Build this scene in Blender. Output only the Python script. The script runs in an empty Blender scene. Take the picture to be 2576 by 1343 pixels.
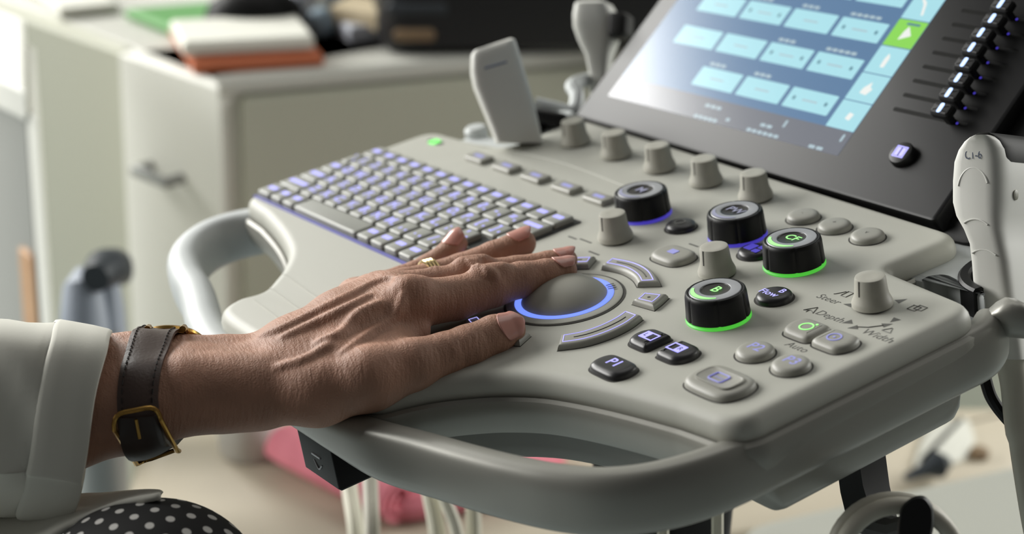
import bpy, bmesh, math, random
import numpy as np
from mathutils import Vector, Matrix
random.seed(7); rng = np.random.default_rng(7)
sc = bpy.context.scene; COL = sc.collection

# ------------------------------------------------------------------ frames and camera
# "panel" frame: x to the operator's right, y away from the operator, z out of the control panel; 1 unit = 15 mm
U = 0.015
F = 4549.7; CX, CY = 1288.0, 671.5                       # focal length in pixels, picture centre (2576 x 1343)
R = np.array([[0.5598229176732734, 0.8139073636506466, -0.15541269009652103],
              [0.23282773302461143, -0.3345118592832538, -0.9131774541311678],
              [-0.7952292421575075, 0.4750332824067326, -0.3767686114310806]])
CAM = np.array([64.66019745397745, -27.343306346367466, 23.32343391622225])
_w = np.array([0.13060422, 0.14825389, 0.98028737]); _w /= np.linalg.norm(_w)      # room's up, seen from the tilted panel
_x = np.array([1, 0, 0.]) - _w[0]*_w; _x /= np.linalg.norm(_x)
RW = np.stack([_x, np.cross(_w, _x), _w]); TW = np.array([0, 0, 0.86])

def W(p): return np.asarray(p, float) @ RW.T * U + TW    # panel units -> world metres
def ray(u, v): return R.T @ np.array([(u-CX)/F, (v-CY)/F, 1.0])
def at(u, v, z=0.0):
    q = ray(u, v); return CAM + (z-CAM[2])/q[2]*q        # point of the panel plane at height z
def PD(u, v, d): return CAM + ray(u, v)*d                # point at depth d (units)
CAMW = W(CAM)
def wz(u, v, z):
    q = RW @ ray(u, v); return CAMW + (z-CAMW[2])/q[2]*q # world point on the horizontal plane z
TH = math.radians(35); SY, SZ = 12.9, 0.15
SN = np.array([0, -math.sin(TH), math.cos(TH)]); SU = np.array([0, math.cos(TH), math.sin(TH)])
def scr(x, s, h=0.0): return np.array([x, SY, SZ]) + s*SU + h*SN    # touch panel frame -> panel frame

cam = bpy.data.objects.new('camera', bpy.data.cameras.new('camera')); COL.objects.link(cam)
cw = RW @ R.T
cam.matrix_world = Matrix(((cw[0][0], -cw[0][1], -cw[0][2], CAMW[0]), (cw[1][0], -cw[1][1], -cw[1][2], CAMW[1]),
                           (cw[2][0], -cw[2][1], -cw[2][2], CAMW[2]), (0, 0, 0, 1)))
cam.data.sensor_width = 36; cam.data.lens = F*36/2576; cam.data.clip_start = 0.05
cam.data.dof.use_dof = True; cam.data.dof.focus_distance = 0.845; cam.data.dof.aperture_fstop = 6.0
sc.camera = cam

# ------------------------------------------------------------------ light and exposure
vs = sc.view_settings
vs.view_transform = 'Standard'; vs.look = 'None'; vs.exposure = 0.0; vs.gamma = 1.0; vs.use_curve_mapping = False
world = bpy.data.worlds.new('world'); sc.world = world; world.use_nodes = True
world.node_tree.nodes['Background'].inputs[0].default_value = (0.87, 0.86, 0.83, 1)
world.node_tree.nodes['Background'].inputs[1].default_value = 0.10
def area(name, loc, target, sx, sy, power, color):
    l = bpy.data.lights.new(name, 'AREA'); l.shape = 'RECTANGLE'; l.size = sx; l.size_y = sy; l.energy = power; l.color = color
    o = bpy.data.objects.new(name, l); COL.objects.link(o); o.location = loc
    o.rotation_euler = (Vector(target)-Vector(loc)).to_track_quat('-Z', 'Y').to_euler(); return o
area('window_light', (-2.08, -1.18, 1.78), (0.0, -0.7, 1.5), 3.1, 1.12, 168, (1.0, 0.99, 0.955))
area('added_overhead_fill', (-0.5, 1.1, 2.95), (-0.5, 1.1, 0), 1.6, 1.6, 9, (1.0, 0.99, 0.95))  # added fill from above for the top surfaces; no known lamp there
area('added_back_fill', (0.35, 2.33, 1.5), (-0.6, 0.5, 0.6), 1.5, 1.1, 44, (1.0, 1.0, 0.96))  # added fill to lift the desk's modesty panel; no known window there

# ------------------------------------------------------------------ materials
def lin(c): return tuple(((x/255)/12.92 if x/255 <= .04045 else ((x/255+.055)/1.055)**2.4) for x in c) + (1,)
MATS = {}
def mat(name, c, rough=.5, metal=0., emit=None, strength=1., bump=None, spec=.5, mottle=None, sss=0., coat=0.):
    m = bpy.data.materials.new(name); m.use_nodes = True; nt = m.node_tree; b = nt.nodes['Principled BSDF']
    b.inputs['Base Color'].default_value = lin(c); b.inputs['Roughness'].default_value = rough
    b.inputs['Metallic'].default_value = metal; b.inputs['Specular IOR Level'].default_value = spec
    b.inputs['Coat Weight'].default_value = coat
    if emit: b.inputs['Emission Color'].default_value = lin(emit); b.inputs['Emission Strength'].default_value = strength
    tc = nt.nodes.new('ShaderNodeTexCoord')
    if sss:
        b.inputs['Subsurface Weight'].default_value = sss; b.inputs['Subsurface Radius'].default_value = (1, .35, .2)
        b.inputs['Subsurface Scale'].default_value = .004
    if mottle:                                            # (scale, other colour)
        n = nt.nodes.new('ShaderNodeTexNoise'); n.inputs['Scale'].default_value = mottle[0]; n.inputs['Detail'].default_value = 4
        r = nt.nodes.new('ShaderNodeValToRGB'); r.color_ramp.elements[0].position = .35; r.color_ramp.elements[1].position = .65
        r.color_ramp.elements[0].color = lin(c); r.color_ramp.elements[1].color = lin(mottle[1])
        nt.links.new(tc.outputs['Object'], n.inputs['Vector']); nt.links.new(n.outputs['Fac'], r.inputs['Fac'])
        nt.links.new(r.outputs['Color'], b.inputs['Base Color'])
    if bump:                                              # (scale, strength, distance)
        n = nt.nodes.new('ShaderNodeTexNoise'); n.inputs['Scale'].default_value = bump[0]; n.inputs['Detail'].default_value = 5
        bp = nt.nodes.new('ShaderNodeBump'); bp.inputs['Strength'].default_value = bump[1]; bp.inputs['Distance'].default_value = bump[2]
        nt.links.new(tc.outputs['Object'], n.inputs['Vector']); nt.links.new(n.outputs['Fac'], bp.inputs['Height'])
        nt.links.new(bp.outputs['Normal'], b.inputs['Normal'])
    MATS[name] = m; return m
mat('panel', (178, 178, 169), .5, bump=(2500, .08, .0002))
mat('silver', (142, 141, 134), .36, .25, bump=(3500, .06, .0001))
mat('silver_pale_lit', (188, 192, 192), .5, .12)  # paler silver; on the left handle it carries the window light
mat('silver_shaded', (112, 112, 106), .5)  # housing silver darkened: shade inside the handle opening is in the colour
mat('knob_grey', (168, 166, 156), .45, bump=(3000, .08, .0001))
mat('button_grey', (152, 151, 143), .42)
mat('key_grey', (150, 151, 145), .45)
mat('tray', (40, 42, 42), .5)
mat('tray_glow', (80, 80, 130), .5, emit=(95, 95, 190), strength=.35)
mat('rubber_black', (18, 18, 19), .45, spec=.3, bump=(2500, .1, .0001))
mat('slider_black', (30, 30, 31), .55, spec=.25)
mat('gloss_black', (10, 10, 11), .22)
mat('button_black', (40, 40, 42), .35)
mat('black', (9, 9, 9), .5, spec=.25)
mat('mark', (88, 88, 84), .6)
mat('groove', (52, 50, 46), .7)
mat('cap_grey', (150, 152, 156), .35)
mat('cap_dark', (38, 36, 36), .35)
mat('glow_green', (50, 120, 45), .5, emit=(92, 225, 72), strength=.62)
mat('glow_text_green', (120, 200, 110), .5, emit=(160, 245, 140), strength=.9)
mat('glow_led', (60, 160, 60), .4, emit=(140, 255, 130), strength=1.0)
mat('glow_purple', (120, 115, 190), .5, emit=(180, 178, 255), strength=.95)
mat('glow_key', (150, 150, 210), .5, emit=(168, 168, 255), strength=.70)
mat('glow_dim', (140, 142, 175), .5, emit=(130, 130, 230), strength=.42)
mat('glow_violet', (50, 45, 120), .5, emit=(82, 70, 210), strength=.55)
mat('glow_blue', (90, 100, 200), .4, emit=(112, 140, 255), strength=1.15)
mat('glow_white', (150, 170, 220), .4, emit=(175, 205, 255), strength=1.3)
mat('lavender', (150, 152, 175), .4, emit=(150, 150, 190), strength=.12)
mat('bezel', (19, 19, 20), .36, spec=.2, bump=(2500, .03, .0001))
mat('screen_base', (20, 30, 42), .16, emit=(88, 122, 158), strength=.95, spec=.7)
mat('screen_bar', (40, 40, 44), .16, emit=(112, 116, 126), strength=.85, spec=.7)
mat('screen_tile', (60, 80, 86), .16, emit=(164, 216, 226), strength=.95, spec=.7)
mat('screen_tile_green', (50, 80, 30), .16, emit=(134, 208, 84), strength=.95, spec=.7)
mat('screen_white', (120, 120, 120), .2, emit=(222, 226, 222), strength=.9)
mat('screen_ink', (40, 60, 70), .2, emit=(80, 125, 140), strength=.9)
mat('screen_text', (70, 80, 84), .2, emit=(168, 190, 200), strength=.85)
mat('probe_white', (212, 212, 206), .42, bump=(2000, .05, .0001))
mat('probe_grey', (140, 139, 126), .45)
mat('probe_lens', (44, 44, 44), .6, spec=.25)
mat('probe_mark', (70, 80, 100), .6)
mat('cable_pale', (222, 218, 200), .5)
mat('cable_grey', (190, 186, 172), .5)
mat('nail', (196, 140, 128), .28, sss=.1, coat=.3)
mat('gold', (176, 138, 74), .25, 1.)
mat('gold_pale', (232, 204, 150), .22, 1.)
mat('strap', (66, 50, 44), .42, bump=(700, .25, .0006))
mat('strap_dark', (44, 33, 29), .45)
mat('thread', (30, 24, 22), .7)
mat('coat', (206, 205, 195), .8, bump=(900, .15, .0003))
mat('desk_white', (232, 232, 224), .5)
mat('desk_olive', (182, 183, 167), .6)
mat('desk_top', (196, 196, 188), .45)
mat('handle_grey', (150, 152, 150), .4, .4)
mat('floor_lino', (176, 186, 186), .4, mottle=(6, (166, 178, 180)))
mat('wall_paint', (222, 222, 214), .8)
mat('couch_beige', (196, 186, 166), .5, bump=(60, .1, .002))
mat('towel_pink', (232, 138, 152), .9, bump=(900, .4, .0015), mottle=(40, (222, 128, 142)))
mat('bin_white', (214, 212, 208), .5)
mat('bin_blue', (150, 158, 170), .5)
mat('bag_dark', (46, 52, 58), .45)
mat('paper', (218, 218, 208), .7)
mat('folder_orange', (186, 102, 66), .6)
mat('folder_green', (92, 150, 84), .6)
mat('printer_black', (26, 26, 27), .4)
mat('tan', (214, 198, 166), .6)
mat('blue_grey', (160, 180, 194), .6)
mat('lavender_box', (186, 190, 200), .6)
mat('wood', (204, 168, 132), .5, mottle=(14, (190, 150, 116)))
mat('cabinet_grey', (166, 167, 162), .55)
mat('cart_white', (158, 159, 151), .5)
mat('frame_white', (230, 230, 226), .5)
mat('brown', (128, 106, 80), .5)

def skin_material():
    m = bpy.data.materials.new('skin'); m.use_nodes = True; nt = m.node_tree; b = nt.nodes['Principled BSDF']; L = nt.links.new
    tc = nt.nodes.new('ShaderNodeTexCoord')
    n = nt.nodes.new('ShaderNodeTexNoise'); n.inputs['Scale'].default_value = 55; n.inputs['Detail'].default_value = 5
    r = nt.nodes.new('ShaderNodeValToRGB'); e = r.color_ramp.elements
    e[0].position = .3; e[0].color = lin((156, 118, 98)); e[1].position = .72; e[1].color = lin((176, 132, 110))
    L(tc.outputs['Object'], n.inputs['Vector']); L(n.outputs['Fac'], r.inputs['Fac']); L(r.outputs['Color'], b.inputs['Base Color'])
    b.inputs['Roughness'].default_value = .58; b.inputs['Specular IOR Level'].default_value = .4
    b.inputs['Subsurface Weight'].default_value = .12; b.inputs['Subsurface Radius'].default_value = (1, .35, .2); b.inputs['Subsurface Scale'].default_value = .003
    uv = nt.nodes.new('ShaderNodeUVMap')
    def layer(scale, stretch, rot, detail=5):
        mp = nt.nodes.new('ShaderNodeMapping'); mp.inputs['Rotation'].default_value = (0, 0, rot); mp.inputs['Scale'].default_value = (scale, scale*stretch, 1)
        L(uv.outputs[0], mp.inputs['Vector']); n = nt.nodes.new('ShaderNodeTexNoise'); n.inputs['Scale'].default_value = 1; n.inputs['Detail'].default_value = detail; L(mp.outputs[0], n.inputs['Vector']); return n.outputs['Fac']
    def M(op, a, b_=None, c=None):
        x = nt.nodes.new('ShaderNodeMath'); x.operation = op
        for k, q in enumerate((a, b_, c)):
            if q is None: continue
            if isinstance(q, (int, float)): x.inputs[k].default_value = q
            else: L(q, x.inputs[k])
        return x.outputs[0]
    v = nt.nodes.new('ShaderNodeTexVoronoi'); v.feature = 'DISTANCE_TO_EDGE'; v.inputs['Scale'].default_value = 700; L(tc.outputs['Object'], v.inputs['Vector'])
    h = M('ADD', M('MULTIPLY', layer(9, .28, .1), 1.0), M('MULTIPLY', layer(7, .3, 1.1), .6)); h = M('ADD', h, M('MULTIPLY', v.outputs['Distance'], .5)); h = M('ADD', h, M('MULTIPLY', layer(2.2, .6, .5, 3), 1.2))
    bp = nt.nodes.new('ShaderNodeBump'); bp.inputs['Strength'].default_value = .45; bp.inputs['Distance'].default_value = .0011
    L(h, bp.inputs['Height']); L(bp.outputs['Normal'], b.inputs['Normal'])
    MATS['skin'] = m
skin_material()

def dots_material():                                      # polka dots laid out on the cloth's own UVs
    m = bpy.data.materials.new('polka'); m.use_nodes = True; nt = m.node_tree; b = nt.nodes['Principled BSDF']; L = nt.links.new
    uv = nt.nodes.new('ShaderNodeUVMap'); sep = nt.nodes.new('ShaderNodeSeparateXYZ'); L(uv.outputs[0], sep.inputs[0])
    def M(op, a, bb=None, c=None):
        x = nt.nodes.new('ShaderNodeMath'); x.operation = op
        for i, q in enumerate((a, bb, c)):
            if q is None: continue
            if isinstance(q, (int, float)): x.inputs[i].default_value = q
            else: L(q, x.inputs[i])
        return x.outputs[0]
    def dist(du, dv):
        fu = M('SUBTRACT', M('FRACT', M('ADD', sep.outputs[0], du)), .5); fv = M('SUBTRACT', M('FRACT', M('ADD', sep.outputs[1], dv)), .5)
        fv = M('MULTIPLY', fv, .72)
        return M('SQRT', M('ADD', M('MULTIPLY', fu, fu), M('MULTIPLY', fv, fv)))
    d = M('MINIMUM', dist(0, 0), dist(.5, .5)); k = M('LESS_THAN', d, .125)
    mx = nt.nodes.new('ShaderNodeMix'); mx.data_type = 'RGBA'; L(k, mx.inputs['Factor'])
    mx.inputs[6].default_value = lin((17, 17, 18)); mx.inputs[7].default_value = lin((196, 194, 190)); L(mx.outputs[2], b.inputs['Base Color'])
    b.inputs['Roughness'].default_value = .85; MATS['polka'] = m
dots_material()

# ------------------------------------------------------------------ geometry helpers
class G:
    """collects shapes; build() links them as ONE mesh object (vertices given in the panel frame unless world=True)"""
    def __init__(s): s.v = []; s.f = []; s.m = []; s.n = 0
    def add(s, v, f, mi=0):
        v = np.asarray(v, float).reshape(-1, 3); s.v.append(v)
        s.f += [tuple(int(i)+s.n for i in q) for q in f]; s.m += [mi]*len(f); s.n += len(v); return s
    def build(s, name, mats, parent=None, world=False, smooth=35, uv=None, recalc=True):
        v = np.concatenate(s.v); v = v if world else W(v)
        org = ROOT.get(parent.name, np.zeros(3)) if parent else np.zeros(3)
        me = bpy.data.meshes.new(name); me.from_pydata((v-org).tolist(), [], s.f)
        for m in ([mats] if isinstance(mats, str) else mats): me.materials.append(MATS[m])
        me.polygons.foreach_set('material_index', s.m)
        if recalc:
            bm = bmesh.new(); bm.from_mesh(me); bmesh.ops.recalc_face_normals(bm, faces=bm.faces); bm.to_mesh(me); bm.free()
        if smooth:
            me.polygons.foreach_set('use_smooth', [True]*len(me.polygons)); me.set_sharp_from_angle(angle=math.radians(smooth))
        if uv is not None:
            ul = me.uv_layers.new(name='UVMap'); vi = np.empty(len(me.loops), int); me.loops.foreach_get('vertex_index', vi)
            ul.data.foreach_set('uv', np.asarray(uv)[vi].astype(np.float32).ravel())
        o = bpy.data.objects.new(name, me); COL.objects.link(o)
        if parent: o.parent = parent; ROOT[o.name] = org
        return o
ROOT = {}
def thing(name, label, cat, loc, group=None):
    o = bpy.data.objects.new(name, None); COL.objects.link(o); o.location = loc; o.empty_display_size = .02
    o['label'] = label; o['category'] = cat
    if group: o['group'] = group
    ROOT[o.name] = np.asarray(loc, float); return o
def single(g, name, label, cat, mats, world=False, group=None, smooth=35, origin=None, kind=None):
    o = g.build(name, mats, None, world, smooth)
    v = np.concatenate(g.v); v = v if world else W(v)
    c = np.array([(v[:, 0].min()+v[:, 0].max())/2, (v[:, 1].min()+v[:, 1].max())/2, v[:, 2].min()]) if origin is None else np.asarray(origin)
    o.data.transform(Matrix.Translation(Vector(-c))); o.location = c
    if label: o['label'] = label; o['category'] = cat
    if group: o['group'] = group
    if kind: o['kind'] = kind
    return o

def rings(rs, cap0=True, cap1=True, closed=True):         # loft of equal rings
    n = len(rs[0]); v = np.concatenate(rs); f = []
    for i in range(len(rs)-1):
        for j in range(n if closed else n-1):
            k = (j+1) % n; f.append((i*n+j, i*n+k, (i+1)*n+k, (i+1)*n+j))
    if cap0: f.append(tuple(range(n))[::-1])
    if cap1: f.append(tuple(range((len(rs)-1)*n, len(rs)*n)))
    return v, f
def lathe(x, y, prof, n=48, z0=0., mod=None, frame=None):
    a = np.linspace(0, 2*math.pi, n, endpoint=False); rs = []
    for r, z in prof:
        rr = r*(mod(a, z) if mod else 1.0); rs.append(np.stack([x+rr*np.cos(a), y+rr*np.sin(a), np.full(n, z0+z)], -1))
    return rings(rs)
def inset(o, d):                                          # polygon inset along vertex normals (counter-clockwise outline)
    o = np.asarray(o); e1 = o-np.roll(o, 1, 0); e2 = np.roll(o, -1, 0)-o
    n1 = np.stack([-e1[:, 1], e1[:, 0]], -1); n2 = np.stack([-e2[:, 1], e2[:, 0]], -1)
    n1 /= np.linalg.norm(n1, axis=1)[:, None]+1e-12; n2 /= np.linalg.norm(n2, axis=1)[:, None]+1e-12
    n = n1+n2; n /= np.linalg.norm(n, axis=1)[:, None]+1e-12
    c = np.clip((n*n1).sum(1), .5, 1); return o+n*(d/c)[:, None]
def ccw(o):
    o = np.asarray(o, float); a = (o[:, 0]*np.roll(o[:, 1], -1)-np.roll(o[:, 0], -1)*o[:, 1]).sum(); return o if a > 0 else o[::-1].copy()
def prism(o, prof, mapf=None):                            # prof: list of (inset, z)
    o = ccw(o); rs = []
    for d, z in prof:
        q = inset(o, d) if d else o; p = np.concatenate([q, np.full((len(q), 1), z)], 1)
        rs.append(p if mapf is None else np.array([mapf(*t) for t in p]))
    return rings(rs)
def rnd(pts, r, n=6):                                     # polygon with rounded corners
    pts = ccw(pts); out = []; m = len(pts); rr = r if isinstance(r, (list, tuple)) else [r]*m
    for i in range(m):
        p, a, b = pts[i], pts[i-1], pts[(i+1) % m]; da = (a-p)/np.linalg.norm(a-p); db = (b-p)/np.linalg.norm(b-p)
        q = min(rr[i], .49*np.linalg.norm(a-p), .49*np.linalg.norm(b-p))
        for t in np.linspace(0, 1, n): out.append((1-t)**2*(p+da*q)+2*t*(1-t)*p+t*t*(p+db*q))
    return np.array(out)
def rect(x0, y0, x1, y1, r=.1, n=5): return rnd([(x0, y0), (x1, y0), (x1, y1), (x0, y1)], r, n)
def spline(pts, m=8, closed=False):                       # Catmull-Rom through the points
    p = np.asarray(pts, float); n = len(p); out = []
    g = (lambda i: p[i % n]) if closed else (lambda i: p[min(max(i, 0), n-1)])
    for i in range(n if closed else n-1):
        a, b, c, d = g(i-1), g(i), g(i+1), g(i+2)
        for t in np.arange(m)/m:
            out.append(.5*(2*b+(c-a)*t+(2*a-5*b+4*c-d)*t*t+(3*b-a-3*c+d)*t**3))
    if not closed: out.append(p[-1])
    return np.array(out)
def tube(path, r, n=12, up=(0, 0, 1), sec=None, closed=False):
    """sweep a circle (or the section sec, (side, up) pairs) along path; r scalar or per point"""
    p = np.asarray(path, float); m = len(p); r = np.broadcast_to(r, (m,)); rs = []
    t = (np.roll(p, -1, 0)-np.roll(p, 1, 0)) if closed else np.gradient(p, axis=0)
    a = np.linspace(0, 2*math.pi, n, endpoint=False)
    s2 = np.stack([np.cos(a), np.sin(a)], -1) if sec is None else np.asarray(sec)
    prev = None
    for i in range(m):
        T = t[i]/(np.linalg.norm(t[i])+1e-12); uu = np.asarray(up, float) if prev is None or sec is not None else prev
        s = np.cross(T, uu)
        if np.linalg.norm(s) < 1e-3: s = np.cross(T, (1, 0, 0))
        s /= np.linalg.norm(s); q = np.cross(s, T); prev = q
        rs.append(p[i]+(s2[:, :1]*s+s2[:, 1:]*q)*r[i])
    if closed:
        v, f = rings(rs+[rs[0]], False, False); return v, f
    return rings(rs)
def box(lo, hi):
    x0, y0, z0 = lo; x1, y1, z1 = hi
    v = [(x0, y0, z0), (x1, y0, z0), (x1, y1, z0), (x0, y1, z0), (x0, y0, z1), (x1, y0, z1), (x1, y1, z1), (x0, y1, z1)]
    return v, [(0, 3, 2, 1), (4, 5, 6, 7), (0, 1, 5, 4), (1, 2, 6, 5), (2, 3, 7, 6), (3, 0, 4, 7)]
def flat(o, z, th=.012, mapf=None): return prism(o, [(0, z), (0, z+th)], mapf)
def frame_loft(secs, n=28, p=.6):
    """secs: (centre, half-width vector, half-depth vector) in the panel frame; superellipse rings"""
    rs = []
    for c, a, b in secs:
        t = np.linspace(0, 2*math.pi, n, endpoint=False); cc = np.sign(np.cos(t))*np.abs(np.cos(t))**p; ss = np.sign(np.sin(t))*np.abs(np.sin(t))**p
        rs.append(np.asarray(c)+cc[:, None]*np.asarray(a)+ss[:, None]*np.asarray(b))
    return rings(rs)
EX, EY, EZ = R[0], R[1], R[2]                              # camera right / down / away, in the panel frame
_fonts = {}
def text(s, size, cx, cy, z, bold=0., shear=0., mapf=None):
    """lettering as a thin mesh centred on (cx, cy)"""
    key = (s, bold, shear)
    if key not in _fonts:
        c = bpy.data.curves.new('t', 'FONT'); c.body = s; c.align_x = 'CENTER'; c.align_y = 'CENTER'; c.size = 1; c.offset = bold; c.shear = shear
        c.resolution_u = 3; o = bpy.data.objects.new('t', c); me = bpy.data.meshes.new_from_object(o)
        v = np.array([x.co[:] for x in me.vertices]).reshape(-1, 3); f = [tuple(q.vertices) for q in me.polygons]
        bpy.data.objects.remove(o); bpy.data.meshes.remove(me); bpy.data.curves.remove(c); _fonts[key] = (v, f)
    v, f = _fonts[key]; q = v[:, :2]*size+np.array([cx, cy]); p = np.concatenate([q, np.full((len(q), 1), z)], 1)
    return (p if mapf is None else np.array([mapf(*t) for t in p])), f
def ringflat(cx, cy, r0, r1, z, a0=0, a1=360, n=40, mapf=None, th=.012):
    a = np.radians(np.linspace(a0, a1, n)); o = np.stack([cx+r1*np.cos(a), cy+r1*np.sin(a)], -1); i = np.stack([cx+r0*np.cos(a), cy+r0*np.sin(a)], -1)
    v = []; f = []
    for k in range(n): v += [(*o[k], z+th), (*i[k], z+th), (*o[k], z), (*i[k], z)]
    for k in range(n-1): b = 4*k; f += [(b, b+4, b+5, b+1), (b, b+2, b+6, b+4), (b+1, b+5, b+7, b+3)]
    return (v if mapf is None else [mapf(*t) for t in v]), f

# ================================================================== THE ULTRASOUND CONSOLE
con = thing('ultrasound_console', 'grey-white ultrasound console with keyboard, trackball, dials and a lit touch screen', 'medical scanner', W((15, 6, -57)))
con.location = (W((15, 6, 0))[0], W((15, 6, 0))[1], 0.0); ROOT[con.name] = np.array(con.location)
def part(g, name, mats, label=None, parent=None, smooth=35):
    o = g.build(name, mats, parent or con, False, smooth)
    if label: o['label'] = label
    return o

# --- top plate
half = [(15.0, -6.75), (17.6, -6.7), (19.2, -6.5), (20.0, -6.1), (20.3, -5.4), (20.7, -4.6), (21.35, -3.75), (22.1, -3.0), (23.2, -2.25), (24.6, -1.7), (26.2, -1.25), (28.0, -.85)]
left_half = [(30-x-(.55 if y < -5.3 and x > 18 else 0), y-(.1 if y < -6 and x > 18 else 0)) for x, y in half[::-1]]
front = spline(left_half+half[1:], 5)
right_top = np.concatenate([rnd([(28.0, -.85), (30.15, -.6), (30.25, 8.9), (25.95, 9.35), (26.2, 12.7), (4.2, 13.3), (4.65, 9.1), (-.45, 8.75), (-.35, -.6), (2.0, -.85)], [.01, .95, 1.0, .35, 1.0, 1.0, 1.2, 1.0, 1.0, .01], 9)])
# assemble one counter-clockwise outline: front (left to right) then right side, back, left side
k0 = np.argmin(np.linalg.norm(right_top-np.array([28.0, -.85]), axis=1)); rt = np.roll(right_top, -k0, 0)
rt = rt[(np.linalg.norm(rt-np.array([28.0, -.85]), axis=1) > .2) & (np.linalg.norm(rt-np.array([2.0, -.85]), axis=1) > .2)]
plate = np.concatenate([front, rt])
g = G(); g.add(*prism(plate, [(.18, -.95), (0, -.62), (0, -.42), (.05, -.24), (.13, -.12), (.24, -.045), (.36, -.01), (.48, 0)])); part(g, 'control_panel', 'panel', smooth=50)

# --- lower housing with underbody
g = G()
hs = inset(plate, -.10)
g.add(*prism(hs, [(.5, -1.0), (.02, -.70), (-.10, -.78), (-.16, -.95), (-.10, -1.6), (.10, -1.95), (.6, -2.05)]))
part(g, 'lower_housing', 'silver')
g = G(); ap = inset(plate, .34); ap = np.stack([np.clip(ap[:, 0], 2.5, 27.9), np.minimum(ap[:, 1], 6.0)], -1)
k_ = np.linalg.norm(ap-np.roll(ap, 1, 0), axis=1) > 1e-4; g.add(*prism(ap[k_], [(0, -.8), (.02, -2.6), (.1, -3.0), (.2, -3.1)])); part(g, 'front_apron', 'silver_shaded')
g = G(); v, f = prism(rnd([(1.0, -.2), (29.3, -.2), (29.35, 9.25), (1.0, 9.25)], 1.0, 8), [(0, -1.9), (.02, -3.3), (.08, -3.72), (.22, -4.02), (.5, -4.18)]); t = np.clip((-2.0-v[:, 2])/1.9, 0, 1)*np.clip((2.2-v[:, 1])/2.4, 0, 1); v[:, 1] += 1.5*t; g.add(v, f); part(g, 'underbody', 'silver')

# --- two handles (closed loop of the front rim, split at the middle)
sec = []
for a in np.linspace(0, 2*math.pi, 28, endpoint=False):
    c, s = math.cos(a), math.sin(a); sec.append((.55*math.copysign(abs(c)**.75, c), 1.0*math.copysign(abs(s)**.7, s)))
sec = np.array(sec)
hr = [(16.0, -6.95), (18.2, -6.9), (20.4, -6.6), (22.5, -6.02), (24.2, -5.57), (25.7, -5.12), (27.05, -4.6), (28.2, -3.9), (29.0, -2.95), (29.5, -1.75), (29.75, -.35), (29.85, 1.5), (29.9, 4.5), (29.95, 7.2), (29.97, 9.0), (29.6, 9.9)]
hl = [(16.0, -6.95), (13.0, -7.0), (10.3, -6.95), (8.0, -6.4), (6.2, -5.75), (4.6, -5.2), (3.0, -4.8), (1.4, -4.2), (.2, -3.3), (-.5, -2.2), (-.6, -1.0), (-.2, .4), (-.05, 3), (-.05, 8.4)]
for pts, zz, kx in ((hr, -1.60, 1.0), (hl, -1.52, 1.25)):
    p = spline([(x, y, zz) for x, y in pts], 8)
    v, f = tube(p, 1., sec=sec*np.array([kx, 1.0])); m_ = len(sec)
    t = np.repeat(np.clip((p[:, 1]+2.2)/3.0, 0, 1)*(np.abs(p[:, 0]-15) > 10), m_); t = t*t*(3-2*t)
    c_ = np.repeat(np.exp(-((p[:, 0]-15.5)/4.2)**4), m_)
    v[:, 2] = (zz+.02*t+.2*c_)+(v[:, 2]-zz)*(1-.05*t)*(1-.32*c_)
    if pts is hl: q = np.repeat(p[:, 0], m_); v[:, 0] += .35*t
    g = G(); g.add(v, f); part(g, 'handle', 'silver_pale_lit' if pts is hl else 'silver')  # same rim; left half paler, window light put into its colour

# --- black release box under the front rim
g = G(); g.add(*prism(rect(16.2, -7.3, 18.55, -5.3, .12), [(.10, -3.48), (0, -3.38), (0, -2.0), (.12, -1.75), (.3, -1.65)]))
g.add(*box((17.05, -7.335, -2.62), (17.6, -7.29, -2.56)), 1); g.add(*tube(spline([(17.1, -7.30, -2.8), (17.35, -7.32, -3.05), (17.6, -7.30, -2.85)], 6), .03, 6), 1)
part(g, 'release_lever_box', ['black', 'cap_grey'], 'black box with a small raised mark')

# --- keyboard
g = G(); g.add(*prism(rect(-.02, -.16, 14.22, 6.0, .12), [(0, -.05), (0, .02), (.04, .03)])); g.add(*prism(rect(-.02, -.17, 14.22, -.03, .03), [(0, -.02), (0, .035)]), 1)
kb = part(g, 'keyboard', ['tray', 'tray_glow'], 'backlit keyboard in a violet-lit tray')
rows = [(0, [(0, 1.13), (1.13, 1), (2.13, 1), (3.13, 5), (8.13, 1), (9.13, 1), (10.13, 1), (11.13, 1), (12.13, 1), (13.13, 1)], ['', '', '*', '', '', '', '', '', '', '']),
        (1, [(0, 1.83)]+[(1.83+i, 1) for i in range(10)]+[(11.83, 1.35), (13.2, .95)], ['*', 'Z', 'X', 'C', 'V', 'B', 'N', 'M', ',', '.', '/', '-', '*']),
        (2, [(0, 1.44)]+[(1.44+i, 1) for i in range(11)], ['*', 'A', 'S', 'D', 'F', 'G', 'H', 'J', 'K', 'L', ';', "'"]),
        (3, [(0, 1.09)]+[(1.09+i, 1) for i in range(12)]+[(13.09, 1.03)], ['*', 'Q', 'W', 'E', 'R', 'T', 'Y', 'U', 'I', 'O', 'P', '[', ']', '*']),
        (4, [(0, .67)]+[(.67+i, 1) for i in range(12)]+[(12.67, 1.45)], ['`', '1', '2', '3', '4', '5', '6', '7', '8', '9', '0', '-', '=', '*']),
        (5, [(.1+i, 1) for i in range(14)], ['*']*14)]
keys = 0
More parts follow.
